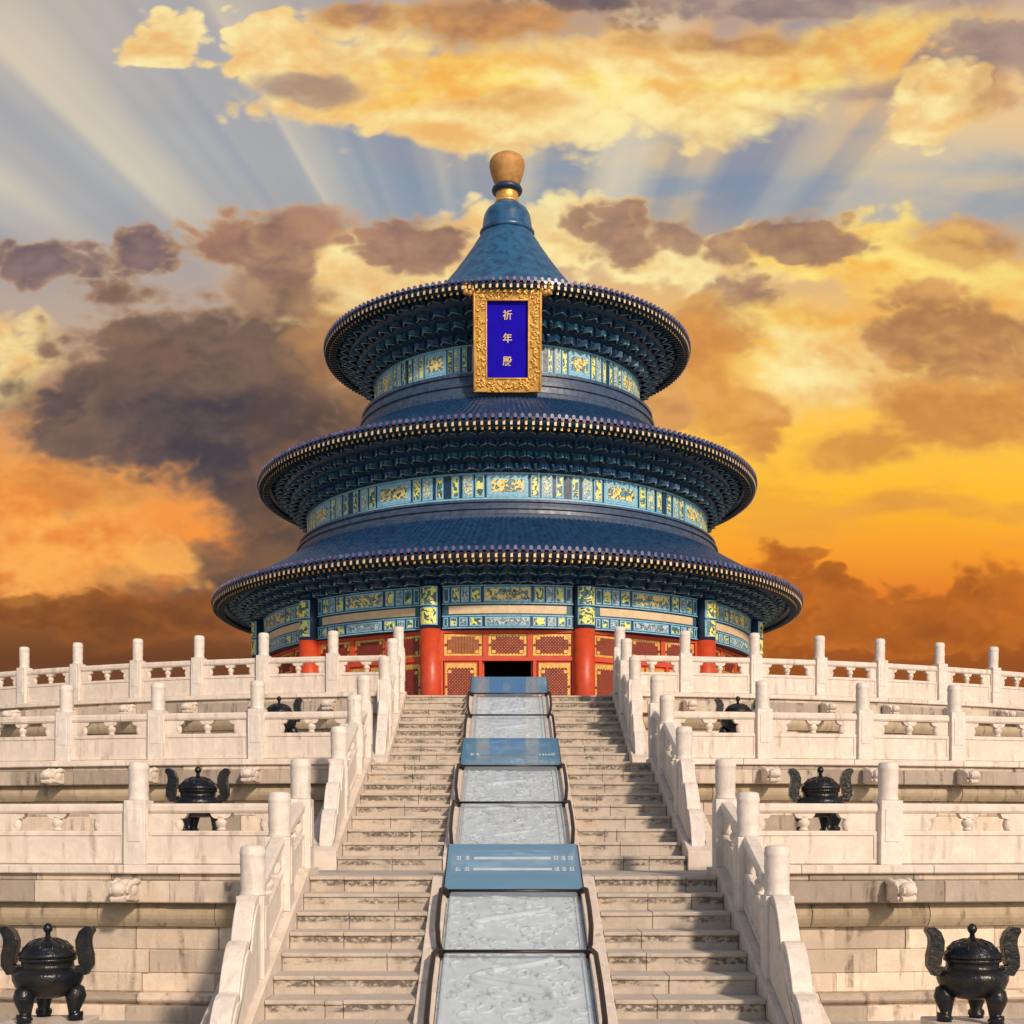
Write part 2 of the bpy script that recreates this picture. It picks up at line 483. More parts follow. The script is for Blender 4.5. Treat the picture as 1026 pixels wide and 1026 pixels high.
M['clear'] = acrylic('clear_acrylic', (.62, .72, .78, 1), .18, .06)
M['reflection_clear'] = acrylic('acrylic_painted_reflection', (.15, .35, .54, 1), .72, .05)  # sky reflection on clear acrylic, put into the base colour as blue


# ------------------------------------------------------------------ mesh builder
class MB:
    def __init__(self):
        self.v, self.f, self.m, self.s, self.t = [], [], [], [], []
        self.fn = None

    def add(self, verts, faces, mat=0, smooth=False, tone=0.0):
        o = len(self.v)
        for p in verts:
            p = Vector(p)
            self.v.append(self.fn(p) if self.fn else p)
        for f in faces:
            self.f.append([i + o for i in f])
            self.m.append(mat)
            self.s.append(smooth)
            self.t.append(tone)

    def box(self, x0, x1, y0, y1, z0, z1, mat=0, tone=0.0, mx=None):
        vs = [Vector(p) for p in ((x0, y0, z0), (x1, y0, z0), (x1, y1, z0), (x0, y1, z0), (x0, y0, z1), (x1, y0, z1), (x1, y1, z1), (x0, y1, z1))]
        if mx:
            vs = [mx @ p for p in vs]
        self.add(vs, [(0, 3, 2, 1), (4, 5, 6, 7), (0, 1, 5, 4), (1, 2, 6, 5), (2, 3, 7, 6), (3, 0, 4, 7)], mat, False, tone)

    def prism(self, poly, axis, a0, a1, mat=0, tone=0.0, smooth=False, mx=None):
        """poly of 2-D points extruded along axis ('x': poly=(y,z), 'y': poly=(x,z), 'z': poly=(x,y))"""
        def pt(q, a):
            return {'x': (a, q[0], q[1]), 'y': (q[0], a, q[1]), 'z': (q[0], q[1], a)}[axis]
        n = len(poly)
        vs = [Vector(pt(q, a0)) for q in poly] + [Vector(pt(q, a1)) for q in poly]
        if mx:
            vs = [mx @ p for p in vs]
        area = sum(poly[i][0] * poly[(i + 1) % n][1] - poly[(i + 1) % n][0] * poly[i][1] for i in range(n))
        ccw = area > 0
        if axis == 'y':
            ccw = not ccw
        self_f = []
        for i in range(n):
            j = (i + 1) % n
            self_f.append((i, j, n + j, n + i) if ccw else (i, n + i, n + j, j))
        self.add(vs, self_f, mat, smooth, tone)
        a = list(range(n))
        b = list(range(n, 2 * n))
        if ccw:
            a = a[::-1]
        else:
            b = b[::-1]
        o = len(self.v) - 2 * n
        for f in (a, b):
            self.f.append([o + i for i in f]); self.m.append(mat); self.s.append(False); self.t.append(tone)

    def lathe(self, prof, seg=24, c=(0, 0, 0), mat=0, smooth=True, cap=True, mx=None, a0=0.0, a1=2 * math.pi, tone=0.0, mod=None, mats=None):
        """prof: list of (r,z) from bottom to top; full circle unless a0/a1 are given"""
        full = abs(a1 - a0 - 2 * math.pi) < 1e-6
        n = seg if full else seg + 1
        vs = []
        for (r, z) in prof:
            for i in range(n):
                a = a0 + (a1 - a0) * i / seg
                rr, zz = (r, z) if mod is None else mod(r, z, i)
                q = Vector((c[0] + rr * math.sin(a), c[1] - rr * math.cos(a), c[2] + zz))
                vs.append(mx @ q if mx else q)
        for k in range(len(prof) - 1):
            fs = []
            for i in range(seg):
                j = (i + 1) % n
                fs.append((k * n + i, k * n + j, (k + 1) * n + j, (k + 1) * n + i))
            if k == 0:
                self.add(vs, fs, mats[k] if mats else mat, smooth, tone)
                o = len(self.v) - len(vs)
            else:
                for f in fs:
                    self.f.append([o + q for q in f]); self.m.append(mats[k] if mats else mat); self.s.append(smooth); self.t.append(tone)
        if cap and full:
            if prof[0][0] > 1e-4:
                self.f.append([o + i for i in range(n)][::-1]); self.m.append(mat); self.s.append(False); self.t.append(tone)
            if prof[-1][0] > 1e-4:
                self.f.append([o + (len(prof) - 1) * n + i for i in range(n)]); self.m.append(mat); self.s.append(False); self.t.append(tone)

    def arc(self, prof, a0, a1, seg=3, mat=0, tone=0.0, dr=0.0, smooth=False):
        """closed (r,z) outline swept about the hall axis from angle a0 to a1, ends capped; prof counter-clockwise in (r,z)"""
        n = len(prof)
        vs = []
        for i in range(seg + 1):
            a = a0 + (a1 - a0) * i / seg
            for (r, z) in prof:
                vs.append(((r + dr) * math.sin(a), -(r + dr) * math.cos(a), z))
        fs = []
        for i in range(seg):
            for k in range(n):
                j = (k + 1) % n
                fs.append((i * n + k, (i + 1) * n + k, (i + 1) * n + j, i * n + j))
        self.add(vs, fs, mat, smooth, tone)
        o = len(self.v) - len(vs)
        self.f.append([o + k for k in range(n)]); self.m.append(mat); self.s.append(False); self.t.append(tone)
        self.f.append([o + seg * n + k for k in range(n)][::-1]); self.m.append(mat); self.s.append(False); self.t.append(tone)

    def tube(self, pts, r, seg=8, mat=0, radii=None, closed_ends=True, flat=None):
        pts = [Vector(p) for p in pts]
        vs, prev = [], None
        for i, p in enumerate(pts):
            t = (pts[min(i + 1, len(pts) - 1)] - pts[max(i - 1, 0)]).normalized()
            if prev is None:
                up = Vector((0, 0, 1)) if abs(t.z) < .9 else Vector((1, 0, 0))
                n = t.cross(up).normalized()
            else:
                n = (prev - t * prev.dot(t)).normalized()
            prev = n
            b = t.cross(n)
            rr = radii[i] if radii else r
            for k in range(seg):
                a = 2 * math.pi * k / seg
                vs.append(p + n * math.cos(a) * rr + b * math.sin(a) * rr)
        fs = []
        for i in range(len(pts) - 1):
            for k in range(seg):
                j = (k + 1) % seg
                fs.append((i * seg + k, i * seg + j, (i + 1) * seg + j, (i + 1) * seg + k))
        if closed_ends:
            fs.append(tuple(range(seg))[::-1])
            fs.append(tuple((len(pts) - 1) * seg + k for k in range(seg)))
        self.add(vs, fs, mat, True)

    def sphere(self, c, r, seg=16, rings=8, mat=0, scale=(1, 1, 1)):
        prof = [(max(1e-5, r * math.sin(math.pi * i / rings)), -r * math.cos(math.pi * i / rings)) for i in range(rings + 1)]
        mx = Matrix.Translation(c) @ Matrix.Diagonal((*scale, 1))
        self.lathe(prof, seg, (0, 0, 0), mat, True, False, mx)

    def mesh(self, name, mats):
        me = bpy.data.meshes.new(name)
        me.from_pydata([tuple(p) for p in self.v], [], self.f)
        for k in (mats if isinstance(mats, (list, tuple)) else [mats]):
            me.materials.append(M[k])
        me.polygons.foreach_set('material_index', self.m)
        me.polygons.foreach_set('use_smooth', self.s)
        if any(self.t):
            at = me.attributes.new('tone', 'FLOAT', 'FACE')
            at.data.foreach_set('value', self.t)
        me.update()
        return me

    def build(self, name, mats, parent=None, loc=None, bevel=0.0, mx=None):
        o = bpy.data.objects.new(name, self.mesh(name, mats))
        COL.objects.link(o)
        if parent:
            o.parent = parent
        if mx is not None:
            o.matrix_basis = mx
        elif loc:
            o.location = loc
        if bevel:
            b = o.modifiers.new('bevel', 'BEVEL')
            b.width = bevel
            b.segments = 2
            b.limit_method = 'ANGLE'
            b.angle_limit = R(40)
        return o


def link_copy(o, parent, mx):
    c = o.copy()
    COL.objects.link(c)
    c.parent = parent
    c.matrix_basis = mx
    return c


def kids(o, parent):
    for ch in [q for q in bpy.data.objects if q.parent == o]:
        c = ch.copy()
        COL.objects.link(c)
        c.parent = parent
        kids(ch, c)


def tag(o, label, cat, group=None, kind=None):
    if label: o['label'] = label
    if cat: o['category'] = cat
    if group: o['group'] = group
    if kind: o['kind'] = kind
    return o


def empty(name, loc, label, cat, group=None, rz=0.0):
    o = bpy.data.objects.new(name, None)
    COL.objects.link(o)
    o.location = loc
    o.rotation_euler = (0, 0, rz)
    o.empty_display_size = .3
    return tag(o, label, cat, group)


def pol(a, r, z=0.0):
    return Vector((r * math.sin(a), -r * math.cos(a), z))


def frame_at(a, r, z):
    """local x along the ring (to the right seen from outside), local -y outward, z up"""
    return Matrix.Translation(pol(a, r, z)) @ Matrix.Rotation(a, 4, 'Z')


def ang_for(off_px, rad):
    """angle on a circle about the hall whose point shows off_px from the axis"""
    k = off_px / FPX
    D = 69.0
    A, Bq, Cq = 1 + k * k, -2 * D, D * D - rad * rad
    d = (-Bq - math.sqrt(Bq * Bq - 4 * A * Cq)) / (2 * A)
    return math.asin(k * d / rad)


def E(z):            # height given relative to the eye
    return z + EYE


def Y(d):            # distance in front of the camera
    return CAMY + d


# ------------------------------------------------------------------ setting
g = MB()
g.lathe([(2500.0, 0.0), (120.0, 0.0), (60.0, 0.0), (1e-4, 0.0)], 96, smooth=False, cap=False)
for i, f in enumerate(g.f):
    g.f[i] = list(f)
ground = g.build('ground', 'paving')
tag(ground, None, None, None, 'structure')

GAP = .006


def course(mb, prof, a0, a1, rad, length, mat=0, jr=.01, jt=.5):
    a = a0 + rng.uniform(0, length / rad)
    mb_last = a0
    while mb_last < a1 - 1e-4:
        a = min(a, a1)
        if a1 - a < .3 * length / rad:
            a = a1
        if a - mb_last > .02 / rad * 4:
            mb.arc(prof, mb_last + GAP / rad, a - GAP / rad, 2, mat, rng.uniform(-jt, jt), rng.uniform(-jr, jr))
        mb_last = a
        a += length / rad * rng.uniform(.65, 1.3)


def rect(r0, r1, z0, z1, c=.018):
    return [(r0, z0), (r1 - c, z0), (r1, z0 + c), (r1, z1 - c), (r1 - c, z1), (r0, z1)]


def bulge(r0, r1, z0, z1, n=6, convex=True):
    out = [(r0, z0)]
    for i in range(n + 1):
        t = i / n
        k = math.sin(math.pi * t)
        out.append((r1 - .09 + .09 * k if convex else r1 - .08 * k, z0 + (z1 - z0) * t))
    out.append((r0, z1))
    return out


def spout_mesh():
    """marble dragon-head water spout, pointing to local -y"""
    mb = MB()
    prof = [(.0, .14), (-.16, .15), (-.30, .13), (-.40, .09), (-.50, .11), (-.56, .05), (-.55, -.02), (-.46, -.05), (-.54, -.09), (-.52, -.14), (-.36, -.15), (-.2, -.17), (0, -.16)]
    for (x0, x1, s) in ((-.10, .10, 1.0), (-.145, -.10, .86), (.10, .145, .86)):
        mb.prism([(y * (1 if s == 1 else .84), z * s) for y, z in prof][::-1], 'x', x0, x1, 0)
    mb.sphere((-.12, -.36, .10), .045, 8, 6)
    mb.sphere((.12, -.36, .10), .045, 8, 6)
    for sx in (-1, 1):
        mb.tube([(sx * .11, -.34, .11), (sx * .14, -.18, .14), (sx * .13, .0, .13)], .04, 8, radii=[.045, .055, .03])
    mb.sphere((0, -.47, .04), .115, 12, 8, 0, (1.1, 1.0, .9))
    mb.sphere((0, -.22, .02), .17, 14, 8, 0, (1.05, 1.2, .95))
    return mb


SPOUT = None
TIERS = {}


def terrace(key, rad, ztop, zbot, a_half, a_skip, label, spouts):
    """round tier: rad = balustrade line; a_skip = half angle taken up by the stair"""
    global SPOUT
    h = ztop - zbot
    t = empty('marble_terrace', (0, 0, 0), label, 'terrace', 'round terraces below the hall')
    core = MB()
    core.lathe([(rad - .12, zbot + .004), (rad - .12, ztop - .02)], 160, cap=False)
    core.build('core', 'joint', t)
    fl = MB()
    rr = [rad + .12, rad - .9, rad - 2.4, rad - 3.9, rad - 5.4, rad - 7.5, 10.0, 1e-4] if key == 'T3' else [rad + .12, rad - .9, rad - 2.4, rad - 3.9, rad - 5.4, rad - 6.9, rad - 8.6, rad - 10.5]
    for i in range(len(rr) - 1):
        nseg = 120
        for k in range(nseg):
            b0, b1 = 2 * math.pi * k / nseg, 2 * math.pi * (k + 1) / nseg
            fl.add([pol(b0, rr[i], ztop), pol(b1, rr[i], ztop), pol(b1, rr[i + 1], ztop), pol(b0, rr[i + 1], ztop)], [(0, 1, 2, 3)], 0, False, rng.uniform(-.4, .4))
    fl.build('floor', 'paving', t)
    k = h / 2.15
    spans = ((-a_half, -a_skip), (a_skip, a_half))
    for a0, a1 in spans:
        cor, und, wall = MB(), MB(), MB()
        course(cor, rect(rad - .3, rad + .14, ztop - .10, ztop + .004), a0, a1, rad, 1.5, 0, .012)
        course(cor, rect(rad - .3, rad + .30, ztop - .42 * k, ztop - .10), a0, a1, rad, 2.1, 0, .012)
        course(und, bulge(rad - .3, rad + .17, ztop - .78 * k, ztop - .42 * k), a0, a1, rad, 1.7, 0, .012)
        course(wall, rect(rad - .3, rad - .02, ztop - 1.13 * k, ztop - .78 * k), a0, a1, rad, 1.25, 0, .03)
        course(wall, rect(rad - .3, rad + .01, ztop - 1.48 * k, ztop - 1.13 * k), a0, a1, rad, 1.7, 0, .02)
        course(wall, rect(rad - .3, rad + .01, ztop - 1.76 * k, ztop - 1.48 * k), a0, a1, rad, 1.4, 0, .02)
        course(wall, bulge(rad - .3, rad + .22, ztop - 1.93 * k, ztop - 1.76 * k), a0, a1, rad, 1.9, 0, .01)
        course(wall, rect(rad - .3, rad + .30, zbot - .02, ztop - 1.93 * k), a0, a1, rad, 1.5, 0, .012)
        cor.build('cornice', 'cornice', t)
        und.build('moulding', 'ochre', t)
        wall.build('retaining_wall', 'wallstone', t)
    zz = ztop - .24 * k
    for a in spouts:
        mx = frame_at(a, rad + .26, zz)
        if SPOUT is None:
            SPOUT = spout_mesh().build('water_spout', 'marble', t, bevel=.012, mx=mx)
        else:
            link_copy(SPOUT, t, mx)
    TIERS[key] = (t, rad, ztop)
    return t


R1, R2, R3 = 50.4, 42.4, 33.7
Z1, Z2, Z3 = E(-.60), E(1.44), E(3.81)
OFF3 = [176, 246, 311, 372, 432, 485]
OFF2 = [253, 353, 445]
OFF1 = [375]


def post_angles(offs, rad, extra, first):
    an = [ang_for(o, rad) for o in offs]
    step = an[-1] - an[-2] if len(an) > 1 else an[0] - first
    for i in range(extra):
        an.append(an[-1] + step)
    return an


XB = 3.05                                     # balustrade line of the stair
first = {1: math.asin(XB / R1), 2: math.asin(XB / R2), 3: math.asin(XB / R3)}
PA3 = post_angles(OFF3, R3, 6, first[3])
PA2 = post_angles(OFF2, R2, 6, first[2])
PA1 = post_angles(OFF1, R1, 7, first[1])


def sp(pa):
    return [-a for a in pa[::-1]] + pa


terrace('T1', R1, Z1, 0.0, R(32), math.asin(3.30 / R1), 'lowest tier of the round marble terrace, directly behind the two big incense burners', sp(PA1))
terrace('T2', R2, Z2, Z1, R(36), math.asin(3.30 / R2), 'middle tier of the round marble terrace, grey cornice with dragon spouts', sp(PA2))
terrace('T3', R3, Z3, Z2, R(44), math.asin(3.30 / R3), 'topmost tier of the round marble terrace, carrying the round hall', sp(PA3))


# ------------------------------------------------------------------ balustrades
def post_mesh(h, w=.32, shaft=1.06):
    """square shaft with a carved drum finial"""
    mb = MB()
    a = w / 2
    mb.box(-a, a, -a, a, 0, shaft)
    # sunk panel frame on the shaft
    for sx, sy in ((0, -1), (0, 1), (-1, 0), (1, 0)):
        if sx == 0:
            mb.box(-a * .66, a * .66, sy * a - .012, sy * a + .012, .34, shaft - .12)
        else:
            mb.box(sx * a - .012, sx * a + .012, -a * .66, a * .66, .34, shaft - .12)
    r = w * .47
    fh = h - shaft
    prof = [(r * 1.0, shaft), (r * .95, shaft + .035), (r * .90, shaft + .07), (r * .93, shaft + fh * .3), (r * .95, shaft + fh * .78), (r * .98, shaft + fh * .80), (r * .98, shaft + fh * .86),
            (r * .93, shaft + fh * .88), (r * .92, shaft + fh * .95), (r * .80, shaft + fh * .99), (r * .45, shaft + fh * 1.01), (1e-4, shaft + fh * 1.015)]

    def mod(rr, z, i):
        u = (z - shaft) / fh
        if .2 < u < .8:
            rr = rr * (1 + .045 * math.sin(i * math.pi * 2 * 5 / 20 + u * 14) * math.sin(u * 31 + i * .9))
        return rr, z
    dense = []
    for p, q in zip(prof[:-1], prof[1:]):
        k = 6 if (q[1] - p[1]) > fh * .15 else 1
        for j in range(k):
            dense.append((p[0] + (q[0] - p[0]) * j / k, p[1] + (q[1] - p[1]) * j / k))
    dense.append(prof[-1])
    mb.lathe(dense, 20, smooth=True, mod=mod)
    return mb


def panel_mesh(L, s=1.0, slope=0.0):
    """balustrade slab: sunk field below, pierced strip with vase and clouds, handrail; local x along, centred"""
    mb = MB()
    mb.fn = lambda p: Vector((p.x, p.y, p.z * s + slope * p.x))
    h = L / 2
    mb.box(-h, h, -.065, .065, .0, .50)                       # slab
    for z0, z1 in ((.015, .075), (.43, .49)):                 # raised border, both faces
        mb.box(-h, h, -.085, .085, z0, z1)
    for x0, x1 in ((-h, -h + .07), (h - .07, h)):
        mb.box(x0, x1, -.083, .083, .075, .43)
    hw = .265 if L > 1.35 else .2
    st = max(.10, (L - .24 - 4 * hw) / 2 if L > 1.7 else .12)
    for x0, x1 in ((-h, -h + st), (h - st, h)):
        mb.box(x0, x1, -.06, .06, .50, .78)
    rail = [(-.075, .765), (.075, .765), (.098, .80), (.098, .865), (.07, .905), (-.07, .905), (-.098, .865), (-.098, .80)]
    n = 8
    mb.add([(-h, y, z) for y, z in rail] + [(h, y, z) for y, z in rail],
           [(i, (i + 1) % n, n + (i + 1) % n, n + i)[::-1] for i in range(n)] + [tuple(range(n)), tuple(range(n, 2 * n))[::-1]])
    # vase
    vp = [(.055, .50), (.075, .52), (.05, .545), (.085, .59), (.092, .63), (.06, .67), (.05, .69), (.075, .705), (.075, .715), (.05, .73), (.05, .77)]
    mb.lathe(vp, 14, smooth=True)
    # cloud brackets under the rail
    def cloud(c, w, half=None):
        pts = []
        for i in range(13):
            t = i / 12
            x = -w + 2 * w * t
            z = .775 - .10 * math.sin(math.pi * t) ** .6 - .018 * abs(math.sin(3 * math.pi * t))
            pts.append((c + x, z))
        if half:
            pts = [q for q in pts if (q[0] - c) * half >= -1e-6]
        pts += [(pts[-1][0], .79), (pts[0][0], .79)]
        mb.prism(pts, 'y', -.055, .055)
    cloud(0, .17)
    cloud(-h + st, .15, 1)
    cloud(h - st, .15, -1)
    for e in (-1, 1):                                          # half vases by the posts
        mb.lathe([(.04, .50), (.06, .53), (.075, .60), (.05, .67), (.06, .71), (.045, .77)], 12, (e * (h - st), 0, 0), smooth=True)
    return mb


PROTO = {}


def put(kind, key, maker, mat, parent, mx, bevel):
    k = (kind, key)
    if k not in PROTO:
        PROTO[k] = maker().build(kind, mat, parent, bevel=bevel, mx=mx)
        return PROTO[k]
    return link_copy(PROTO[k], parent, mx)


def balustrade(side, rad, ztop, pa, a_first, s, hpost, label):
    """terrace run on one side: base rail, posts, panels"""
    t = empty('terrace_balustrade', (0, 0, 0), label, 'balustrade', 'balustrades round the terrace edges')
    base = MB()
    allp = [a_first] + pa
    bh = .135
    rr = [side * a for a in allp]
    lo, hi = (min(rr), max(rr))
    course(base, rect(rad - .22, rad + .22, ztop + .004, ztop + bh), lo, hi, rad, 2.0, 0, .004, .3)
    base.build('base_rail', 'marble', t)
    for i, a in enumerate(allp):
        if i == 0:
            continue
        jit = Matrix.Rotation(rng.uniform(-.012, .012), 4, 'Y') @ Matrix.Rotation(rng.uniform(-.01, .01), 4, 'X')
        put('post', (round(hpost, 2),), lambda: post_mesh(hpost - bh, .335, 1.06 * s - bh + .03), 'marble_post', t,
            frame_at(side * a, rad, ztop + bh) @ jit, .012)
    for i in range(len(allp) - 1):
        a0, a1 = allp[i], allp[i + 1]
        L = 2 * rad * math.sin((a1 - a0) / 2) - (.335 if i else .32)
        am = side * (a0 + a1) / 2
        rm = rad * math.cos((a1 - a0) / 2)
        key = (round(s, 2), round(L, 1))
        o = put('panel', key, lambda: panel_mesh(L, s), 'marble', t, frame_at(am, rm, ztop + bh + .003), .008)
        nat = o.get('L') or L
        o['L'] = nat
        if abs(nat - L) > 1e-4:
            o.scale.x = L / nat
    return t


for side, word in ((-1, 'left'), (1, 'right')):
    balustrade(side, R1, Z1, PA1, first[1], 1.0, 1.66, f'white marble balustrade of the lowest terrace tier on the {word} of the stairs')
    balustrade(side, R2, Z2, PA2, first[2], 1.10, 1.80, f'white marble balustrade of the middle terrace tier on the {word} of the stairs')
    balustrade(side, R3, Z3, PA3, first[3], 1.14, 1.88, f'white marble balustrade of the topmost tier on the {word}, beside the hall')

# ------------------------------------------------------------------ stairs
W_IN, W_OUT = 1.13, 2.84
FLIGHTS = [
    # name, d_bottom, d_top, z_bottom, z_top, steps, landing back to (d), posts (d, top z), slope tail
    ('lowest', 12.7, 17.7, 0.0, Z1, 10, 18.62, [(18.2, 1.67), (16.5, 1.60), (14.75, 1.56)], .95),
    ('middle', 20.6, 25.8, Z1, Z2, 9, 26.62, [(26.36, 1.84), (24.75, 1.63), (22.4, 1.64)], 1.0),
    ('topmost', 29.6, 35.0, Z2, Z3, 10, 35.35, [(34.95, 1.90), (33.1, 2.02), (30.9, 2.12)], 1.02),
]


def drum_stone(L, h0, slope, curb):
    """scrolled end stone: local +y runs downhill away from the post; z from curb; sheared with the slope"""
    mb = MB()
    pts = [(0, 0)]
    top = []
    n = 40
    for i in range(n + 1):
        t = i / n
        z = h0 * (1 - t) ** .72 + .10
        z += .23 * abs(math.sin(math.pi * (t * 3.0 + .10))) ** .7 * (1 - .30 * t) - .12
        if t > .96:
            z -= .12 * (t - .96) / .04
        top.append((L * t, z))
    poly = [(0, 0), (L, 0)] + top[::-1]
    mb.fn = lambda p: Vector((p.x, -p.y, p.z - slope * p.y))
    mb.prism(poly[::-1], 'x', -.11, .11)
    # raised scroll rim
    inner = [(q[0] * .96 + .02, max(.05, q[1] - .10)) for q in top]
    poly2 = [(.03, .05), (L * .95, .05)] + inner[::-1]
    mb.prism(poly2[::-1], 'x', -.128, .128)
    return mb


for (nm, d0, d1, z0, z1, n, dback, posts, sc) in FLIGHTS:
    rise, run = (z1 - z0) / n, (d1 - d0) / (n - 1)
    slope = (z1 - z0 - rise) / (d1 - d0)
    for side, word in ((-1, 'left'), (1, 'right')):
        xa, xb = sorted((side * W_IN, side * W_OUT))
        st = empty('staircase', (0, Y(d0), z0), f'{nm} flight of weathered stone steps {word} of the central carved ramp', 'staircase', 'flights of stone steps up the terraces')
        for i in range(n):
            mb = MB()
            dep = run + .06 if i < n - 1 else (dback - d1)
            jx, jz = rng.uniform(-.004, .004), rng.uniform(-.004, .003)
            # each step of two or three stones
            cuts = [xa]
            for q in sorted(rng.sample([.28, .4, .52, .64, .75], rng.choice((1, 1, 2)))):
                cuts.append(xa + (xb - xa) * q)
            cuts.append(xb)
            for c0, c1 in zip(cuts[:-1], cuts[1:]):
                dj = rng.uniform(-.008, .008)
                dz = rng.uniform(-.004, .004)
                mb.box(c0 + .003, c1 - .003, dj, dep, -.02, rise - .05 + dz)
                mb.box(c0 + .0025, c1 - .0025, dj - .028, dep, rise - .05 + dz, rise + dz)
            # the front edge of step i sits at d0 + i*run
            mb.build('step', 'step', st, (0, run * i, rise * i), bevel=.009)
        # cheek wall with sloping curb stone
        ck = MB()
        xi, xo = side * (W_OUT + .004), side * 3.40
        lo, hi = sorted((xi, xo))
        c = .11
        ya, yb = -.12, d1 - d0
        poly = [(ya, 0.0), (ya, rise + c - .03), (yb, z1 - z0 + c), (yb + (dback - d1), z1 - z0 + c), (yb + (dback - d1), 0.0)]
        ck.prism(poly[::-1], 'x', lo, hi)
        ck.build('cheek_wall', 'marble', st, bevel=.012)
        # balustrade of the flight
        ba = empty('stair_balustrade', (side * XB, Y(posts[0][0]), z1), f'white marble stair balustrade on the {word} of the {nm} flight of steps', 'balustrade', 'balustrades beside the stairs')

        def zc(d):
            return z0 + rise + c + min(d - d0, d1 - d0) * slope
        org = Vector((side * XB, Y(posts[0][0]), z1))
        w = .33
        for (d, h) in posts:
            zb = zc(d) - .05
            top = (z1 if d >= d1 else z1 - (d1 - d) * slope) + h
            hh = top - zb
            mx = Matrix.Translation(Vector((side * XB, Y(d), zb)) - org)
            put('post', (nm, round(hh, 1)), lambda: post_mesh(hh, w, hh - .58), 'marble_post', ba, mx, .012)
        for (pa_, pb_) in zip(posts[:-1], posts[1:]):
            dm = (pa_[0] + pb_[0]) / 2
            Lp = (pa_[0] - pb_[0]) - w
            sl = (zc(pa_[0]) - zc(pb_[0])) / (pa_[0] - pb_[0])
            zb = (zc(pa_[0]) + zc(pb_[0])) / 2 + .02
            mx = Matrix.Translation(Vector((side * XB, Y(dm), zb)) - org) @ Matrix.Rotation(R(90), 4, 'Z')
            put('panel', (nm, round(dm, 1)), lambda: panel_mesh(Lp, 1.12 * sc, sl), 'marble_post', ba, mx, .008)
        dl = posts[-1][0]
        Ld = dl - w / 2 - (d0 + .1)
        mx = Matrix.Translation(Vector((side * XB, Y(dl - w / 2), zc(dl - w / 2) - .02)) - org)
        put('drum_stone', (nm,), lambda: drum_stone(Ld, .92, slope, c), 'marble_post', ba, mx, .015)

# ------------------------------------------------------------------ carved ramp and its cover
def hump(mb, x, y, r, h, ax=1.0):
    mb.sphere((x, y, 0), r, 8, 4, 0, (1, ax, h / r))


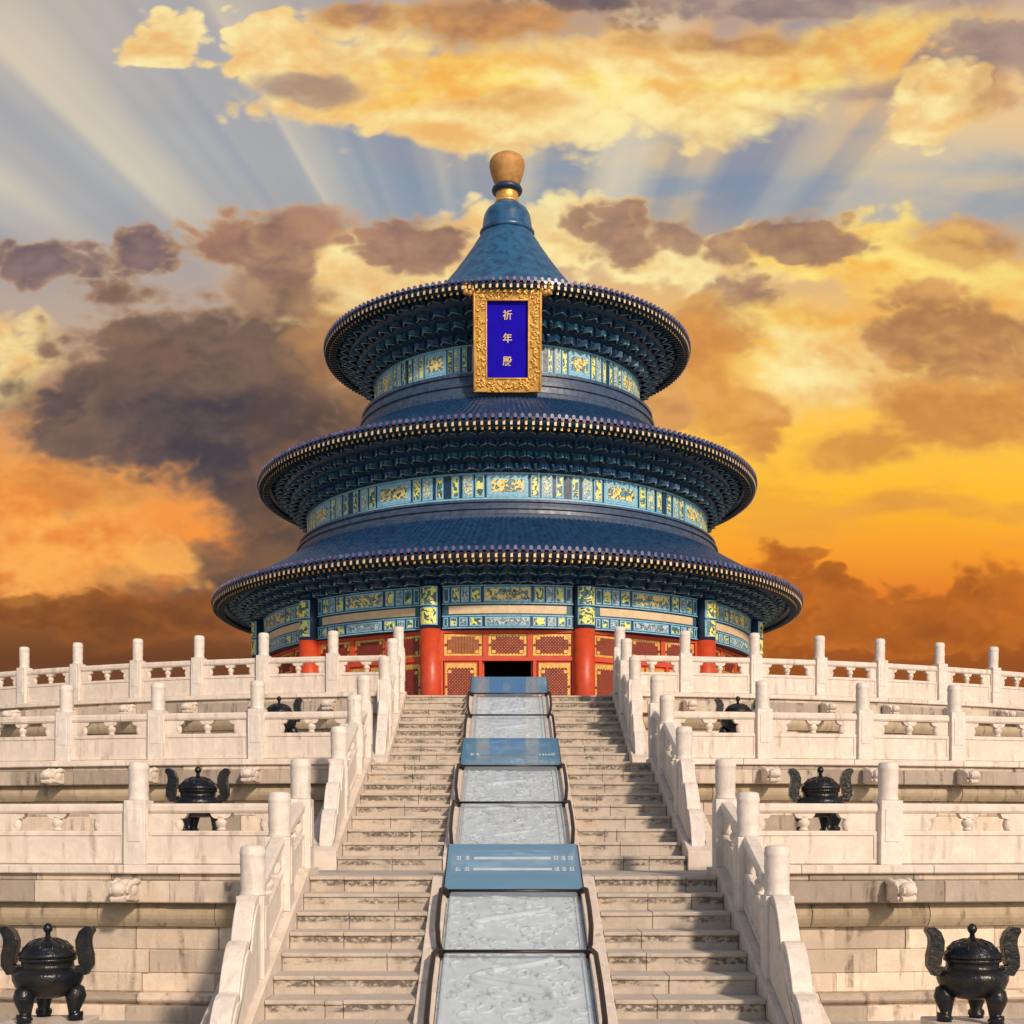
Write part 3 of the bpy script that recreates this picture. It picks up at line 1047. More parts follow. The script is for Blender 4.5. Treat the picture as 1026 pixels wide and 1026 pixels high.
JOINTS = {'lowest': [17.05, 15.35, 12.95], 'middle': [25.3, 23.05, 20.75], 'topmost': [34.9, 32.94, 29.8]}
SHEET_FAR = {'lowest': 18.65, 'middle': 27.35, 'topmost': 36.6}
for (nm, d0, d1, z0, z1, n, dback, posts, sc) in FLIGHTS:
    rise = (z1 - z0) / n
    slope = (z1 - z0 - rise) / (d1 - d0)
    L = math.hypot(d1 - d0, z1 - z0 - rise)
    th = math.atan(slope)
    rp = empty('carved_ramp', (0, Y(d0), z0), f'grey carved marble ramp between the two {nm} flights of steps', 'ramp', 'carved marble ramps in the middle of the stairs')
    mb = MB()
    poly = [(0, 0), (0, rise - .05), (d1 - d0, z1 - z0 - .05), (dback - d0, z1 - z0 - .05), (dback - d0, 0)]
    mb.prism(poly[::-1], 'x', -.90, .90)
    mb.build('slab', 'slab', rp, bevel=.01)
    for s in (-1, 1):
        e = MB()
        lo, hi = sorted((s * .905, s * (W_IN - .004)))
        poly = [(-.05, 0), (-.05, rise - .02), (d1 - d0, z1 - z0), (dback - d0, z1 - z0 + .003), (dback - d0, 0)]
        e.prism(poly[::-1], 'x', lo, hi)
        e.build('edge_stone', 'marble', rp, bevel=.012)
    # relief: clouds, waves and coiling dragons in low humps over the slab
    rel = MB()
    base = Matrix.Translation((0, 0, rise - .04)) @ Matrix.Rotation(th, 4, 'X')
    q = random.Random(len(nm))
    mx = base

    def on(p):
        return mx @ p
    rel.fn = on
    for k in range(3):
        yy0 = L * (k + .12) / 3
        pts, rad_ = [], []
        for i in range(40):
            t = i / 39
            pts.append((.52 * math.sin(t * 9 + k * 2) * (1 - .2 * t), yy0 + t * L * .27, .0 - .03 * slope))
            rad_.append(.05 * (1 - .6 * t) + .012)
        rel.tube(pts, .05, 6, radii=rad_)
    for i in range(150):
        x, y_ = q.uniform(-.78, .78), q.uniform(.1, L - .1)
        a = q.uniform(0, 6.28)
        r0 = q.uniform(.03, .09)
        pts = [(x + (r0 + .01 * j) * math.cos(a + j * .7), y_ + (r0 + .01 * j) * math.sin(a + j * .7), -.015) for j in range(7)]
        rel.tube(pts, .026, 5)
    for x in (-.84, .84):
        rel.box(x - .02, x + .02, .05, L - .05, -.03, .02)
    rel.build('carved_relief', 'slab', rp)

    # the protective cover
    cv = empty('ramp_cover', (0, Y(d0), z0), f'clear cover with painted-reflection top sheet and dark tube rails over the {nm} carved ramp', 'cover', 'clear covers over the carved ramps')
    lift = .065
    kx = {'lowest': .90, 'middle': .97, 'topmost': 1.03}[nm]
    js = JOINTS[nm]

    def zs(d, l=lift):
        return rise + (d - d0) * slope + l
    org_d = d0
    for ja, jb in zip(js[:-1], js[1:]):
        pm = MB()
        dj0, dj1 = jb + .03, ja - .03
        pw = .93 * kx
        pm.add([(-pw, dj0 - org_d, zs(dj0)), (pw, dj0 - org_d, zs(dj0)), (pw, dj1 - org_d, zs(dj1)), (-pw, dj1 - org_d, zs(dj1)),
                (-pw, dj0 - org_d, zs(dj0) + .012), (pw, dj0 - org_d, zs(dj0) + .012), (pw, dj1 - org_d, zs(dj1) + .012), (-pw, dj1 - org_d, zs(dj1) + .012)],
               [(0, 3, 2, 1), (4, 5, 6, 7), (0, 1, 5, 4), (1, 2, 6, 5), (2, 3, 7, 6), (3, 0, 4, 7)])
        pm.build('clear_panel', 'clear', cv)
        for s in (-1, 1):
            sk = MB()
            dm = dj0
            sk.prism([(dj0 - org_d, zs(dj0, -.04)), (dj1 - org_d, zs(dj1, -.04)), (dj1 - org_d, zs(dj1)), (dj0 - org_d, zs(dj0))][::-1], 'x', s * .94 * kx - .008, s * .94 * kx + .008)
            sk.build('side_panel', 'clear', cv)
            rt = MB()
            pts = []
            xs = [.97, .99, 1.04, 1.075, 1.08, 1.07, 1.03, .99, .97]
            ls = [-.06, .01, .06, .10, .10, .09, .05, .0, -.06]
            ts = [0.0, .0, .03, .10, .4, .7, .93, .985, 1.0]
            for x, l, t_ in zip(xs, ls, ts):
                d = ja - (ja - jb) * t_
                pts.append((s * x * kx, d - org_d, zs(d) + l))
            rt.tube(pts, .034, 8)
            rt.build('rail', 'rail', cv)
    for j in js:
        b = MB()
        b.tube([(-1.0 * kx, j - org_d, zs(j) + .012), (1.0 * kx, j - org_d, zs(j) + .012)], .026, 8)
        b.build('crossbar', 'rail', cv)
    # top sheet, coloured blue for the reflected sky, running on past the head of the flight
    dn, df = js[0] + .04, SHEET_FAR[nm]
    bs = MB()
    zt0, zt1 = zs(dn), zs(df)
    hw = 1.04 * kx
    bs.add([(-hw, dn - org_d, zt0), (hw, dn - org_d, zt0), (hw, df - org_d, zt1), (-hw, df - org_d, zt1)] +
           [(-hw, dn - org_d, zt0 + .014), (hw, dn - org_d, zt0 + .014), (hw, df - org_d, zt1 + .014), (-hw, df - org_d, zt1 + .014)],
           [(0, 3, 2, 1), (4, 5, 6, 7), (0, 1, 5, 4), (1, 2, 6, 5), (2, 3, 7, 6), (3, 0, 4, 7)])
    bl = bs.build('painted_reflection_sheet', 'reflection_clear', cv)
    fr = MB()
    for s in (-1, 1):
        fr.tube([(s * hw, dn - org_d, zt0 - .02), (s * hw, df - org_d, zt1 - .02)], .024, 8)
        fr.tube([(s * hw, df - org_d, zt1 - .02), (s * hw, df - org_d, z1 - z0)], .024, 8)
    fr.tube([(-hw, df - org_d, zt1 - .02), (hw, df - org_d, zt1 - .02)], .02, 8)
    fr.build('sheet_frame', 'rail', cv)
    # white writing on the sheet
    if nm != 'topmost':
        wr = MB()
        ql = random.Random(len(nm) + 4)
        sh_l = math.hypot(df - dn, zt1 - zt0)
        mt = Matrix.Translation((0, dn - org_d, zt0 + .017)) @ Matrix.Rotation(math.atan2(zt1 - zt0, df - dn), 4, 'X')
        wr.fn = lambda p: mt @ Vector((p.x * kx, p.y, p.z))

        def glyph(x, y_, wd, ht):
            for k in range(3):
                yy_ = y_ + ht * (k + .15) / 3
                wr.box(x, x + wd * ql.uniform(.7, 1), yy_, yy_ + ht * .13, 0, .003)
            for k in range(2):
                xx = x + wd * ql.uniform(.1, .8)
                wr.box(xx, xx + wd * .14, y_, y_ + ht, 0, .0034)
        rows = ((.62, .17), (.38, .15)) if nm == 'lowest' else ((.34, .16),)
        cols_ = (-.90, -.76, .64, .76, .87) if nm == 'lowest' else (-.86, -.74, .86)
        for fy, hh in rows:
            y_ = sh_l * fy
            for x in cols_:
                glyph(x, y_, .085, hh * sh_l * .55)
            if nm == 'lowest':
                wr.box(-.62, .60, y_ + .02, y_ + .02 + hh * sh_l * .34, 0, .0026)
            else:
                for k in range(4):
                    glyph(.60 + k * .065, y_, .05, hh * sh_l * .4)
        wr.build('lettering', 'white_ink', bl)

# ------------------------------------------------------------------ incense burners
def burner_parts(root):
    """bronze tripod burner on a stone block; origin on the floor, facing -y"""
    PH = .62
    pd = MB()
    pd.box(-.50, .50, -.46, .46, 0, .14)
    pd.box(-.44, .44, -.40, .40, .14, PH - .12)
    pd.box(-.49, .49, -.45, .45, PH - .12, PH)
    pd.build('pedestal', 'marble', root, bevel=.02)
    z = PH
    body = MB()
    prof = [(1e-4, .27), (.20, .275), (.30, .31), (.385, .40), (.425, .49), (.43, .56), (.40, .60), (.34, .625), (.315, .64), (.315, .70), (.345, .715), (.345, .745), (.30, .75)]
    body.lathe([(r * .98, q + z) for r, q in prof], 40, cap=True)
    body.build('bowl', 'bronze', root)
    lid = MB()
    lp = [(.33, .748), (.345, .77), (.335, .80), (.29, .85), (.285, .865), (.24, .91), (.16, .95), (.07, .975), (.035, .99), (.03, 1.02), (1e-4, 1.02)]
    lid.lathe([(r, q + z) for r, q in lp], 36, cap=True)
    for k in range(12):          # flutes of the lid
        a = 2 * math.pi * k / 12
        lid.tube([(.30 * math.sin(a), -.30 * math.cos(a), z + .845), (.22 * math.sin(a), -.22 * math.cos(a), z + .925), (.10 * math.sin(a), -.10 * math.cos(a), z + .968)], .012, 6)
    lo = lid.build('lid', 'bronze', root)
    kn = MB()
    kn.lathe([(.03, z + 1.018), (.028, z + 1.035), (.045, z + 1.05), (.058, z + 1.075), (.058, z + 1.10), (.045, z + 1.13), (.02, z + 1.15), (1e-4, z + 1.155)], 18)
    kn.build('knob', 'bronze', lo)
    for s in (-1, 1):            # upright flaring handles
        h = MB()
        cl = [(.36, .60), (.45, .60), (.475, .66), (.47, .76), (.445, .86), (.44, .94), (.465, 1.02), (.515, 1.07), (.565, 1.085)]
        wdt = [.05, .07, .08, .085, .085, .085, .075, .06, .03]
        lft, rgt = [], []
        for i, (x, q) in enumerate(cl):
            t = Vector((cl[min(i + 1, 8)][0] - cl[max(i - 1, 0)][0], cl[min(i + 1, 8)][1] - cl[max(i - 1, 0)][1])).normalized()
            nrm = Vector((-t.y, t.x))
            lft.append((s * (x + nrm.x * wdt[i]), z + q + nrm.y * wdt[i]))
            rgt.append((s * (x - nrm.x * wdt[i]), z + q - nrm.y * wdt[i]))
        poly = lft + rgt[::-1]
        h.prism(poly if s > 0 else poly[::-1], 'y', -.075, .075, smooth=False)
        h.build('handle', 'bronze', root, bevel=.014)
    for a in (-32, 88, 208):
        lg = MB()
        u = Vector((0, -1, 0))
        pts = [u * .30 + Vector((0, 0, z + .42)), u * .335 + Vector((0, 0, z + .36)), u * .345 + Vector((0, 0, z + .29)), u * .335 + Vector((0, 0, z + .22)), u * .325 + Vector((0, 0, z + .14)),
               u * .325 + Vector((0, 0, z + .085)), u * .335 + Vector((0, 0, z + .08)), u * .34 + Vector((0, 0, z + .045)), u * .345 + Vector((0, 0, z + .04)), u * .345 + Vector((0, 0, z + .003))]
        lg.tube(pts, .1, 14, radii=[.06, .118, .128, .105, .078, .066, .098, .100, .085, .09])
        lg.build('leg', 'bronze', root).rotation_euler.z = R(a)


proto = None
BURN = [
    (-5.38, 14.6, 0.0, 'large black bronze incense burner at the left, in front of the lowest terrace wall', 0),
    (5.23, 14.5, 0.0, 'large black bronze incense burner at the right, in front of the lowest terrace wall', 0),
    (-5.25, 21.2, Z1, 'black bronze incense burner on the lowest terrace left of the stairs, partly behind a balustrade', 0),
    (5.16, 21.2, Z1, 'black bronze incense burner on the lowest terrace right of the stairs, partly behind a balustrade', 0),
    (-5.32, 29.2, Z2, 'black bronze incense burner on the middle terrace left of the stairs, only its lid showing', 0),
    (5.25, 29.2, Z2, 'black bronze incense burner on the middle terrace right of the stairs, only its lid showing', 0),
]
for i, (x, d, z, lab, rz) in enumerate(BURN):
    b = empty('incense_burner', (x, Y(d), z), lab, 'incense burner', 'bronze incense burners on the court and terraces', R(rz))
    if proto is None:
        burner_parts(b)
        proto = b
    else:
        kids(proto, b)
    b.scale = (.94, .94, .97)
    if x > 0:            # the pair stand mirror-wise
        for ch in b.children:
            if ch.name.startswith('leg'):
                ch.rotation_euler.z *= -1

# ------------------------------------------------------------------ the round hall
hall = empty('round_hall', (0, 0, Z3), 'round triple-eaved temple hall with blue roofs, red columns and a gold finial', 'temple hall')
HZ = Z3
LOC = Matrix.Translation((0, 0, -HZ))


def hb(mb, name, mats, parent=None, bevel=0.0):
    """build a hall part given in world coordinates"""
    if parent is None:
        return mb.build(name, mats, hall, bevel=bevel, mx=LOC)
    return mb.build(name, mats, parent, bevel=bevel)


pl = MB()
pl.lathe([(14.3, Z3 - .01), (14.3, Z3 + .05), (14.22, Z3 + .08), (14.22, Z3 + .15), (14.3, Z3 + .18), (14.3, Z3 + .24), (1e-4, Z3 + .245)], 96, smooth=False, cap=False)
hb(pl, 'plinth', 'marble')
ZF = Z3 + .245
ZC, ZB1, ZB2, ZT = E(9.04), E(9.66), E(10.12), E(10.99)   # column top, beam levels, frieze top
RC, RB = 13.2, 13.1

# back wall so that the hall is closed behind
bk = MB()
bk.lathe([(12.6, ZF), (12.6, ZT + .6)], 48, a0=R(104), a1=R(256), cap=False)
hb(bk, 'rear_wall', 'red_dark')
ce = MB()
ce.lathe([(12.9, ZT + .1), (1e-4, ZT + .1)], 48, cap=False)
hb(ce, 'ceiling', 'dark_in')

# columns
COLA = [-105, -75, -45, -15, 15, 45, 75, 105]


def column_mesh():
    mb = MB()
    mb.lathe([(.66, ZF - ZF), (.66, .10), (.58, .2), (.50, .24)], 28, mat=1)
    mb.lathe([(.47, .24), (.46, ZC - ZF - .001)], 32)
    return mb


proto_c = None
proto_h = None
for a in COLA:
    mx = LOC @ frame_at(R(a), RC, ZF)
    if proto_c is None:
        proto_c = column_mesh().build('column', ['red', 'marble'], hall, mx=mx)
        ch = MB()
        ch.lathe([(.462, ZC - ZF), (.462, ZT - ZF)], 32)
        hh = ZT - ZC
        for (q0, q1) in ((.10, .46), (.54, .93)):
            ch.lathe([(.478, ZC - ZF + hh * q0), (.478, ZC - ZF + hh * q1)], 10, a0=R(-48), a1=R(48), mat=1, cap=False)
            ch.lathe([(.472, ZC - ZF + hh * q0 - .04), (.472, ZC - ZF + hh * q1 + .04)], 12, a0=R(-58), a1=R(58), mat=2, cap=False)
        proto_h = ch.build('column_head', ['navy', 'br_green', 'skyb'], proto_c)
    else:
        c = link_copy(proto_c, hall, mx)
        h = proto_h.copy(); COL.objects.link(h); h.parent = c

# one bay, built at angle 0, then copied round
BAYS = [-90, -60, -30, 0, 30, 60, 90]
HALF = R(15) - .50 / RC


def arcbox(mb, r0, r1, z0, z1, a0, a1, mat, seg=6):
    mb.arc([(r0, z0), (r1, z0), (r1, z1), (r0, z1)], a0, a1, seg, mat)


def beam(z0, z1, layout):
    mb = MB()
    arcbox(mb, RB - .5, RB, z0, z1, -HALF, HALF, 0, 12)
    H = z1 - z0
    # light border lines, top and bottom
    arcbox(mb, RB - .02, RB + .012, z1 - .06, z1 - .015, -HALF, HALF, 1, 12)
    arcbox(mb, RB - .02, RB + .012, z0 + .015, z0 + .06, -HALF, HALF, 1, 12)
    for (u0, u1, m_) in layout:
        a0, a1 = -HALF + 2 * HALF * u0, -HALF + 2 * HALF * u1
        arcbox(mb, RB - .02, RB + .016, z0 + .10, z1 - .10, a0 + .001, a1 - .001, 1, 4)
        arcbox(mb, RB - .02, RB + .028, z0 + .10 + H * .09, z1 - .10 - H * .09, a0 + .005, a1 - .005, m_, 4)
    return mb


BM = ['navy', 'skyb', 'br_gold', 'br_green', 'br_white', 'teal']
LAY_UP = [(.01, .06, 5), (.07, .14, 3), (.145, .21, 4), (.22, .30, 3), (.32, .68, 2), (.70, .78, 3), (.79, .855, 4), (.86, .93, 3), (.94, .99, 5)]
LAY_LO = [(.01, .05, 5), (.06, .12, 3), (.13, .20, 4), (.21, .31, 3), (.33, .67, 4), (.69, .79, 3), (.80, .87, 4), (.88, .94, 3), (.95, .99, 5)]


def lattice(w, h, rot, pitch=.085):
    """gilt-edged lattice: gold back board with dark red bars; centred, facing -y"""
    mb = MB()
    mb.box(-w / 2, w / 2, -.02, .03, -h / 2, h / 2, 0)
    hw, hh = w / 2 * .84, h / 2 * .80
    mb.box(-hw * .98, hw * .98, -.030, .0, -hh * .98, hh * .98, 1)
    n = int((w + h) / pitch)
    for k in range(-n, n + 1):
        for sgn in ((1, -1) if rot else (0,)):
            if sgn == 0:
                x = k * pitch * .8
                if abs(x) < hw:
                    mb.box(x - .024, x + .024, -.05, -.02, -hh, hh, 2)
                continue
            # diagonal clipped to the field
            pts = []
            c0 = k * pitch * 1.7
            xlo, xhi = max(-hw, min(hw, c0 - hh)), max(-hw, min(hw, c0 + hh))
            if xhi - xlo < .05:
                continue
            za, zb = (xlo - c0) * sgn, (xhi - c0) * sgn
            ln = math.hypot(xhi - xlo, zb - za)
            ang = math.atan2(zb - za, xhi - xlo)
            mx = Matrix.Translation(((xlo + xhi) / 2, -.035 + .006 * sgn, (za + zb) / 2)) @ Matrix.Rotation(-ang, 4, 'Y')
            mb.box(-ln / 2, ln / 2, -.008, .008, -.034, .034, 2, mx=mx)
    # notched gilt corners
    for sx in (-1, 1):
        for sz in (-1, 1):
            cx, cz = sx * hw * .86, sz * hh * .80
            mb.box(cx - .08, cx + .08, -.06, -.045, cz - .07, cz + .07, 0)
        mb.box(sx * (hw + .05) - .06, sx * (hw + .05) + .06, -.055, -.03, -.05, .05, 2)
    return mb


RW = 12.62                                   # plane of doors
half_w = RW * math.tan(R(15)) - .48 / math.cos(R(15)) + .12
z_lint0, z_lint1 = E(7.67), E(7.86)
frame_parts = None
LW = 1.78
PB = {}


def part(name, mb, mats, mx, bevel=0.0, parent=None):
    if name in PB:
        o = link_copy(PB[name], parent or hall, mx)
    else:
        o = mb().build(name.split('#')[0], mats, parent or hall, bevel=bevel, mx=mx)
        PB[name] = o
    return o


def frame_mesh():
    mb = MB()
    w = half_w
    z0, z1 = 0.0, ZC - ZF
    zl0, zl1 = z_lint0 - ZF, z_lint1 - ZF
    mb.box(-w, w, -.06, .14, z1 - .13, z1 - .002)
    mb.box(-w, w, -.06, .14, zl0, zl1)
    mb.box(-w, -w + .14, -.06, .14, 0, zl0)
    mb.box(w - .14, w, -.06, .14, 0, zl0)
    for x in (-1.21, 1.21):
        mb.box(x - .08, x + .08, -.058, .138, 0, zl0)
    for x in (-.99, .99):
        mb.box(x - .12, x + .12, -.057, .136, zl1, z1 - .13)
    mb.box(-w, -w + .16, -.059, .139, zl1, z1 - .13)
    mb.box(w - .16, w, -.059, .139, zl1, z1 - .13)
    mb.box(-w, w, .02, .10, zl1 - .01, zl1 + .05)
    mb.box(-w, w, .02, .10, z1 - .18, z1 - .12)
    mb.box(-w, w, -.08, .16, 0, .12)
    return mb


def leaf_mesh():
    w, h = 1.50, z_lint0 - ZF - .13
    mb = MB()
    mb.box(-w / 2, w / 2, -.03, .05, 0, h, 0)
    for z0, z1 in ((.12, .95), (1.02, 1.22)):
        mb.box(-w / 2 + .10, w / 2 - .10, -.045, 0, z0, z1, 1)
        mb.box(-w / 2 + .16, w / 2 - .16, -.055, 0, z0 + .06, z1 - .06, 0)
    return mb, w, h


LEAF_LAT = None
for a in BAYS:
    mr = Matrix.Rotation(R(a), 4, 'Z')
    part('painted_beam#u', lambda: beam(ZB2, ZT, LAY_UP), BM, LOC @ mr)
    part('painted_beam#l', lambda: beam(ZC + .02, ZB1, LAY_LO), BM, LOC @ mr)

    def cream():
        mb = MB()
        arcbox(mb, RB - .4, RB - .08, ZB1, ZB2, -HALF, HALF, 1, 10)
        arcbox(mb, RB - .1, RB - .05, ZB1 + .06, ZB2 - .05, -HALF * .90, HALF * .90, 0, 10)
        return mb
    part('cream_board', cream, ['cream', 'teal'], LOC @ mr)
    fx = LOC @ frame_at(R(a), RW, ZF)
    part('door_frame', frame_mesh, 'red', fx, .01)
    zh0, zh1 = z_lint1 - ZF + .05, ZC - ZF - .18
    for i, x in enumerate((-1.98, 0, 1.98)):
        part('transom_lattice#%d' % (0 if (i == 0) else 1), lambda: lattice(1.70, zh1 - zh0, i != 0), ['gilt', 'gilt', 'red_dark'],
             fx @ Matrix.Translation((x, .04, (zh0 + zh1) / 2)))
    for i, x in enumerate((-2.08, -.57, .57, 2.08)):
        if a == 0 and abs(x) < 1:
            continue
        mxl = fx @ Matrix.Translation((x, .05, .125))
        lm, lw, lh = leaf_mesh()
        if abs(x) < 1:
            mxl = mxl @ Matrix.Diagonal((.74, 1, 1, 1))
        lf = part('door_leaf#', lambda: lm, ['red', 'gilt'], mxl, .008)
        if LEAF_LAT is None:
            LEAF_LAT = lattice(lw * .92, lh - 1.40, True).build('lattice', ['gilt', 'gilt', 'red_dark'], lf, loc=(0, -.035, 1.30 + (lh - 1.40) / 2))
        else:
            l2 = LEAF_LAT.copy(); COL.objects.link(l2); l2.parent = lf
    if a == 0:      # open leaves folded back inside
        for s in (-1, 1):
            mxl = fx @ Matrix.Translation((s * 1.10, .14, .125)) @ Matrix.Rotation(R(90 * s), 4, 'Z') @ Matrix.Translation((s * .56, 0, 0)) @ Matrix.Diagonal((.74, 1, 1, 1))
            lf = part('door_leaf#', None, None, mxl)
            l2 = LEAF_LAT.copy(); COL.objects.link(l2); l2.parent = lf


# roofs --------------------------------------------------------------------------------
def roof_mesh(prof, N, amp, mat=0):
    """ribbed tile roof; prof from eave (r,z) up to the neck"""
    mb = MB()
    seg = N * 4
    pat = (1.0, .55, 0.0, .55)

    def mod(r, z, i):
        k = pat[i % 4]
        return r, z + amp * k * min(1.0, r / prof[0][0])
    mb.lathe(prof, seg, smooth=True, cap=False, mod=mod)
    return mb


def catenary(r0, z0, r1, z1, sag, n=17):
    out = []
    for i in range(2 * n + 2):
        t = min(1.0, (i // 2 + (.94 if i % 2 else 0.0)) / n)      # lapped courses of tile
        r = r0 + (r1 - r0) * t
        z = z0 + (z1 - z0) * (t ** sag) - (.03 if i % 2 else 0.0)
        out.append((r, z))
    return out


def bracket_mesh(h, reach, w):
    """stepped bracket set climbing outward: local -y outward, origin at its foot on the wall"""
    mb = MB()
    n = 4
    for k in range(n):
        z = h * k / n
        y = -reach * (k + .35) / n
        hh = h / n
        mb.box(-.07, .07, y - reach * .22, .25, z, z + hh * .55, 0)                # arm pointing out
        mb.add([(-.045, y - reach * .36, z + hh * .12), (.045, y - reach * .36, z + hh * .12), (.045, y - reach * .2, z), (-.045, y - reach * .2, z),
                (-.06, y - reach * .2, z + hh * .5), (.06, y - reach * .2, z + hh * .5)], [(0, 1, 5, 4), (0, 3, 2, 1), (0, 4, 3), (1, 2, 5)], 1)  # beak
        for sg in (-1, 1):                                                          # splayed arms
            mxd = Matrix.Translation((0, y, z + hh * .30)) @ Matrix.Rotation(R(46 * sg), 4, 'Z')
            mb.box(-.055, .055, -reach * .34, .22, -hh * .26, hh * .24, 1 if k % 2 else 0, mx=mxd)
            mb.box(-.035, .035, -reach * .345, .20, -hh * .285, -hh * .20, 2, mx=mxd)
        ww = w * (.40 + .16 * k)
        zc = z + hh * .55
        arm = [(-ww, zc + hh * .42), (-ww, zc + hh * .18), (-ww * .72, zc), (ww * .72, zc), (ww, zc + hh * .18), (ww, zc + hh * .42)]
        mb.prism(arm, 'y', y - .06, y + .06, 1 if k % 2 else 0)
        mb.prism([(p[0] * .96, (p[1] - zc) * .5 + zc - .012) for p in arm], 'y', y - .066, y + .05, 2)
        for x in (-ww * .9, 0, ww * .9):
            mb.box(x - .07, x + .07, y - .075, y + .075, zc + hh * .30, zc + hh * .45, 1 - (k % 2))
    return mb


def eave(Re, ze, Rn, zn, sag, N, Rin, zin, Rf, zf, nb, tile='tile', soff='soffit', front=102):
    """one roof storey: tiles, tile ends, rafters, soffit and brackets. (Rin,zin) inner edge of the flange, (Rf,zf) head of the frieze below"""
    prof = [(Re + .02, ze + .02)] + catenary(Re, ze + .10, Rn, zn, sag)
    o = hb(roof_mesh(prof, N, .09), 'roof', tile)
    # tile ends and drip tiles on the edge
    te = MB()
    for i in range(N):
        a = 2 * math.pi * (i + .0) / N
        mx = frame_at(a, Re + .035, ze + .155)
        te.prism([(.085 * math.sin(2 * math.pi * k / 8), .105 * math.cos(2 * math.pi * k / 8)) for k in range(8)], 'y', -.02, .10, 0, mx=mx)
        mx = frame_at(a + math.pi / N, Re + .02, ze + .06)
        te.prism([(-.10, .05), (.10, .05), (.085, -.05), (0, -.14), (-.085, -.05)], 'y', -.01, .03, 1, mx=mx)
    hb(te, 'tile_ends', ['tile_end', 'tile'], o)
    # boards, flange and soffit
    sf = MB()
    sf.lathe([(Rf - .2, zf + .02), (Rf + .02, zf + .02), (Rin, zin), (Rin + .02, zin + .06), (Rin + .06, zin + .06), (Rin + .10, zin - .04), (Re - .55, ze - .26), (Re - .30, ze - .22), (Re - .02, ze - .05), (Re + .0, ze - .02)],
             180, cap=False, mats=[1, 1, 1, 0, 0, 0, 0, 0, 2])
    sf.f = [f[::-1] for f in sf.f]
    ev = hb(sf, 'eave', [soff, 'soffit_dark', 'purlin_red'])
    rf = MB()
    Nr = N
    for i in range(Nr):
        a = 2 * math.pi * (i + .5) / Nr
        w = .058
        mx = frame_at(a, Re - .03, ze - .085)
        rf.box(-w, w, 0.0, .45, -.16, .03, 0, mx=mx)
        rf.box(-w * .9, w * .9, -.012, 0.004, -.155, .025, 1, mx=mx)
        mx = frame_at(a, Re - .26, ze - .29)
        rf.box(-w, w, 0.0, .35, -.09, .06, 0, mx=mx)
        rf.box(-w * .85, w * .85, -.012, 0.004, -.082, .052, 2, mx=mx)
    hb(rf, 'rafters', ['rafter', 'gilt_pale', 'gilt'], ev)
    # brackets on the front half
    first_b = None
    hgt, rch = zin - zf - .02, Rin - Rf - .12
    wid = math.pi * (Rf + Rin) / nb * .5
    for i in range(nb):
        a = -180 + 360 * (i + .5) / nb
        if abs(a) > front:
            continue
        mx = frame_at(R(a), Rf + .03, zf + .03)
        if first_b is None:
            first_b = bracket_mesh(hgt, rch, wid).build('bracket_set', ['blue', 'green', 'edge_line'], ev, mx=mx)
        else:
            link_copy(first_b, ev, mx)
    return o, ev


RF1, RF2, RF3 = 13.1, 10.73, 7.15
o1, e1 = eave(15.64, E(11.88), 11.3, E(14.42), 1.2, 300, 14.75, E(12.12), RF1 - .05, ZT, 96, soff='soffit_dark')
o2, e2 = eave(13.30, E(18.22), 8.0, E(21.05), 1.2, 256, 12.35, E(18.38), RF2, E(16.62), 84)
o3, e3 = eave(9.84, E(25.75), 1.30, E(32.7), 2.15, 190, 8.95, E(25.95), RF3, E(23.95), 60, tile='tile_top')


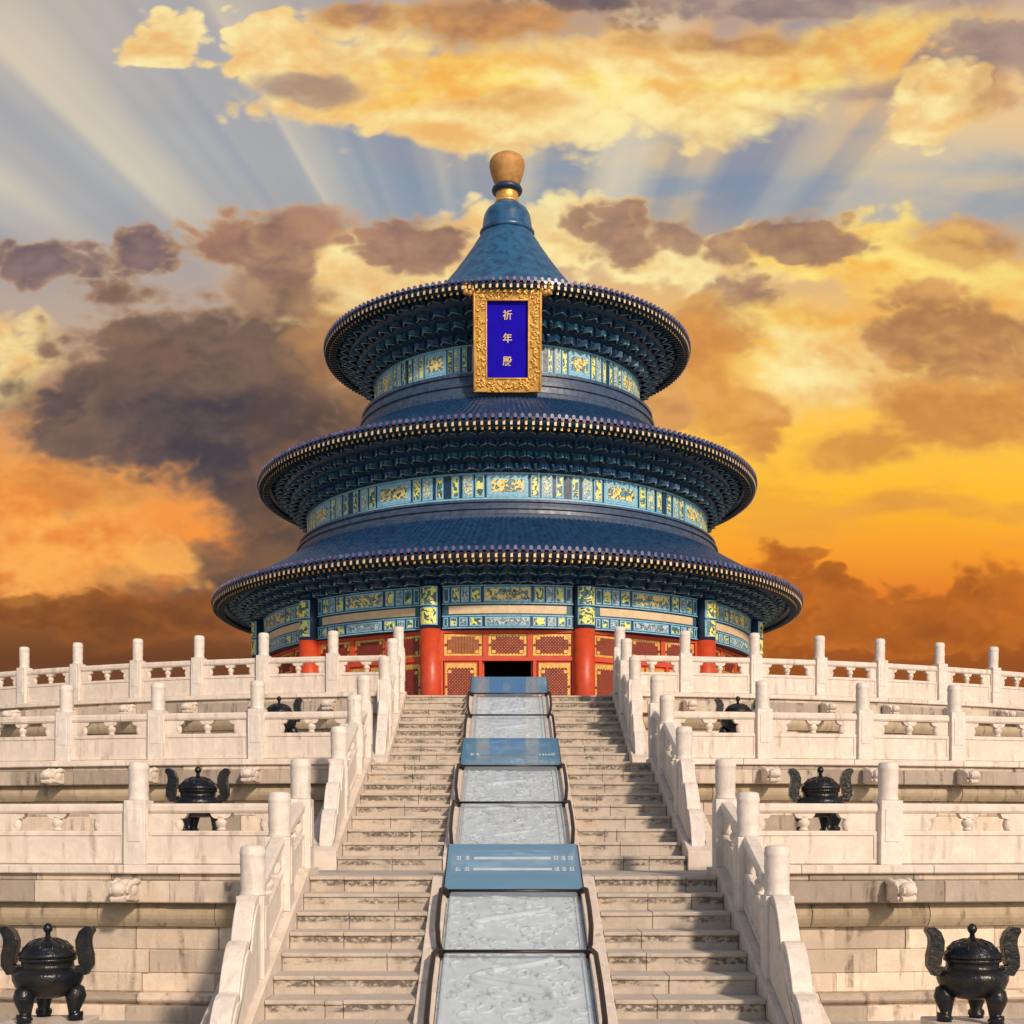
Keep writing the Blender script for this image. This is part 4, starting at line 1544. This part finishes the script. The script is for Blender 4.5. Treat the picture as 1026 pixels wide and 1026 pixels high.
def drum(Rf, z0, z1, Rn, zr0):
    """painted wall drum between two roofs, with ring mouldings below"""
    mb = MB()
    mb.lathe([(Rf, z0), (Rf, z1 + .1)], 144, cap=False)
    d = hb(mb, 'frieze', 'navy')
    H = z1 - z0
    bd = MB()
    arcs = [(-180, 180)]
    for q0, q1 in ((z0 + .01, z0 + .09), (z1 - .08, z1 + .0)):
        bd.arc([(Rf - .02, q0), (Rf + .02, q0), (Rf + .02, q1), (Rf - .02, q1)], -math.pi, math.pi, 144, 0)
    hb(bd, 'border', 'skyb', d)
    lay = [(.035, .10, 3), (.13, .22, 4), (.235, .31, 3), (.33, .67, 5), (.69, .765, 3), (.78, .87, 4), (.90, .965, 3)]
    for k in range(12):
        ac = -165 + 30 * k
        if abs(ac - 15 + 15) > 110:
            continue
        c = ac - 15
        pn = MB()
        for (u0, u1, m_) in lay:
            a0, a1 = R(c - 15 + 30 * u0), R(c - 15 + 30 * u1)
            pn.arc([(Rf - .02, z0 + .11), (Rf + .018, z0 + .11), (Rf + .018, z1 - .10), (Rf - .02, z1 - .10)], a0, a1, 4, 1)
            pn.arc([(Rf - .02, z0 + .11 + H * .07), (Rf + .03, z0 + .11 + H * .07), (Rf + .03, z1 - .10 - H * .07), (Rf - .02, z1 - .10 - H * .07)], a0 + .006, a1 - .006, 4, m_ if m_ != 5 else 1)
            if m_ == 5:
                pn.arc([(Rf - .02, z0 + .11 + H * .18), (Rf + .04, z0 + .11 + H * .18), (Rf + .04, z1 - .10 - H * .18), (Rf - .02, z1 - .10 - H * .18)], a0 + .02, a1 - .02, 4, 2)
        hb(pn, 'painted_panel', ['navy', 'skyb', 'br_gold', 'br_green', 'br_pale'], d)
    # ring of ridge tiles at the foot
    rg = MB()
    hr = z0 - zr0
    rg.lathe([(Rn + .14, zr0 - .25), (Rn + .18, zr0 + hr * .10), (Rn + .08, zr0 + hr * .16), (Rn + .06, zr0 + hr * .36), (Rn + .14, zr0 + hr * .38), (Rn + .14, zr0 + hr * .50),
              (Rn + .0, zr0 + hr * .54), (Rn - .06, zr0 + hr * .74), (Rn + .02, zr0 + hr * .76), (Rn + .02, zr0 + hr * .86), (Rf + .10, zr0 + hr * .90), (Rf + .10, z0 - .01), (Rf - .1, z0 + .005)], 144, cap=False, smooth=False)
    hb(rg, 'ridge_ring', 'ridge', d)
    return d


drum(RF2, E(15.36), E(16.60), 11.2, E(14.45))
drum(RF3, E(22.5), E(23.93), 7.85, E(21.1))

# finial
fz = E(32.6)
cap = MB()
cap.lathe([(1.46, fz - .12), (1.50, fz + .05), (1.40, fz + .18), (1.36, fz + .3), (1.30, fz + .75), (1.24, fz + 1.0), (1.10, fz + 1.25), (.86, fz + 1.45), (.70, fz + 1.55), (.66, fz + 1.62)], 40)
fo = hb(cap, 'finial', 'tile_top')
nk = MB()
nk.lathe([(.64, fz + 1.6), (.70, fz + 1.66), (.62, fz + 1.75), (.60, fz + 2.15), (.64, fz + 2.25)], 32)
hb(nk, 'neck', 'gilt', fo)
rgm = MB()
rgm.lathe([(.66, fz + 2.22), (.80, fz + 2.28), (.84, fz + 2.38), (.80, fz + 2.50), (.66, fz + 2.58), (.56, fz + 2.6)], 36)
hb(rgm, 'collar', 'navy', fo)
bu = MB()
bu.lathe([(.58, fz + 2.56), (.66, fz + 2.70), (.78, fz + 3.0), (.91, fz + 3.4), (.97, fz + 3.7), (.95, fz + 3.92), (.85, fz + 4.10), (.66, fz + 4.23), (.38, fz + 4.32), (.12, fz + 4.36), (1e-4, fz + 4.37)], 40)
hb(bu, 'bulb', 'bulb', fo)

# ------------------------------------------------------------------ name plaque under the top eave
PD = 60.15
pz = E((835 - 338.5) * PD / FPX)
plq = empty('name_plaque', (0.0, Y(PD), pz), 'upright blue name board with three gold characters, in carved gilt frame', 'plaque')
plq.rotation_euler = (R(13), 0, 0)
FWD, FHT = 3.22, 4.95
bw, bh = 1.95, 3.45
bd = MB()
bd.box(-bw / 2 - .02, bw / 2 + .02, -.02, .12, -bh / 2 - .02, bh / 2 + .02)
bdo = bd.build('board', 'plaque_blue', plq, loc=(0, 0, -.10))
fr = MB()
cz = -.10
fr.box(-FWD / 2, -bw / 2, -.16, .16, -FHT / 2 + .02, FHT / 2 - .1)
fr.box(bw / 2, FWD / 2, -.16, .16, -FHT / 2 + .02, FHT / 2 - .1)
fr.box(-bw / 2, bw / 2, -.158, .158, bh / 2 + cz, FHT / 2 - .05)
fr.box(-bw / 2, bw / 2, -.158, .158, -FHT / 2, -bh / 2 + cz)
for s in (-1, 1):     # scrolled ears, inner bead
    for i in range(7):
        a = i * .9
        fr.sphere((s * (FWD / 2 + .20 + .20 * math.cos(a)), -.1, FHT / 2 - .30 + .19 * math.sin(a)), .17, 10, 6)
    fr.tube([(s * (bw / 2 + .03), -.17, -bh / 2 + cz), (s * (bw / 2 + .03), -.17, bh / 2 + cz)], .045, 8)
    fr.tube([(s * (FWD / 2 - .05), -.15, -FHT / 2 + .1), (s * (FWD / 2 - .05), -.15, FHT / 2 - .15)], .07, 8)
fr.tube([(-bw / 2, -.17, bh / 2 + cz + .03), (bw / 2, -.17, bh / 2 + cz + .03)], .045, 8)
fr.tube([(-bw / 2, -.17, -bh / 2 + cz - .03), (bw / 2, -.17, -bh / 2 + cz - .03)], .045, 8)
fr.build('frame', 'gold_leaf', plq, bevel=.03)
cvg = MB()             # carved clouds and dragons on the frame
q = random.Random(3)


def carve(x0, x1, z0, z1, n):
    for i in range(n):
        x, z = q.uniform(x0, x1), q.uniform(z0, z1)
        a, r0, sg = q.uniform(0, 6.3), q.uniform(.06, .15), q.choice((-1, 1))
        pts = [(x + r0 * (1 - j * .1) * math.cos(a + sg * j * .75), -.165, z + r0 * (1 - j * .1) * math.sin(a + sg * j * .75)) for j in range(7)]
        cvg.tube(pts, .05, 6, radii=[.02, .045, .055, .05, .045, .04, .02])


carve(-FWD / 2 + .15, -bw / 2 - .12, -FHT / 2 + .2, FHT / 2 - .25, 60)
carve(bw / 2 + .12, FWD / 2 - .15, -FHT / 2 + .2, FHT / 2 - .25, 60)
carve(-bw / 2, bw / 2, bh / 2 + cz + .12, FHT / 2 - .15, 50)
carve(-bw / 2, bw / 2, -FHT / 2 + .12, -bh / 2 + cz - .12, 36)
cvg.build('carving', 'gilt', plq)
for i, chv in enumerate('\u7948\u5e74\u6bbf'):
    cu = bpy.data.curves.new('character', 'FONT')
    cu.body = chv
    cu.size = .46
    cu.align_x = 'CENTER'
    cu.align_y = 'CENTER'
    cu.extrude = .012
    cu.offset = .006
    tmp = bpy.data.objects.new('tmp', cu)
    COL.objects.link(tmp)
    bpy.context.view_layer.update()
    me = bpy.data.meshes.new_from_object(tmp.evaluated_get(bpy.context.evaluated_depsgraph_get()))
    bpy.data.objects.remove(tmp)
    me.materials.clear()
    me.materials.append(M['gilt_pale'])
    o = bpy.data.objects.new('character', me)
    COL.objects.link(o)
    o.parent = bdo
    o.location = (0.0, -.034, 1.08 - i * 1.03)
    o.rotation_euler = (R(90), 0, 0)
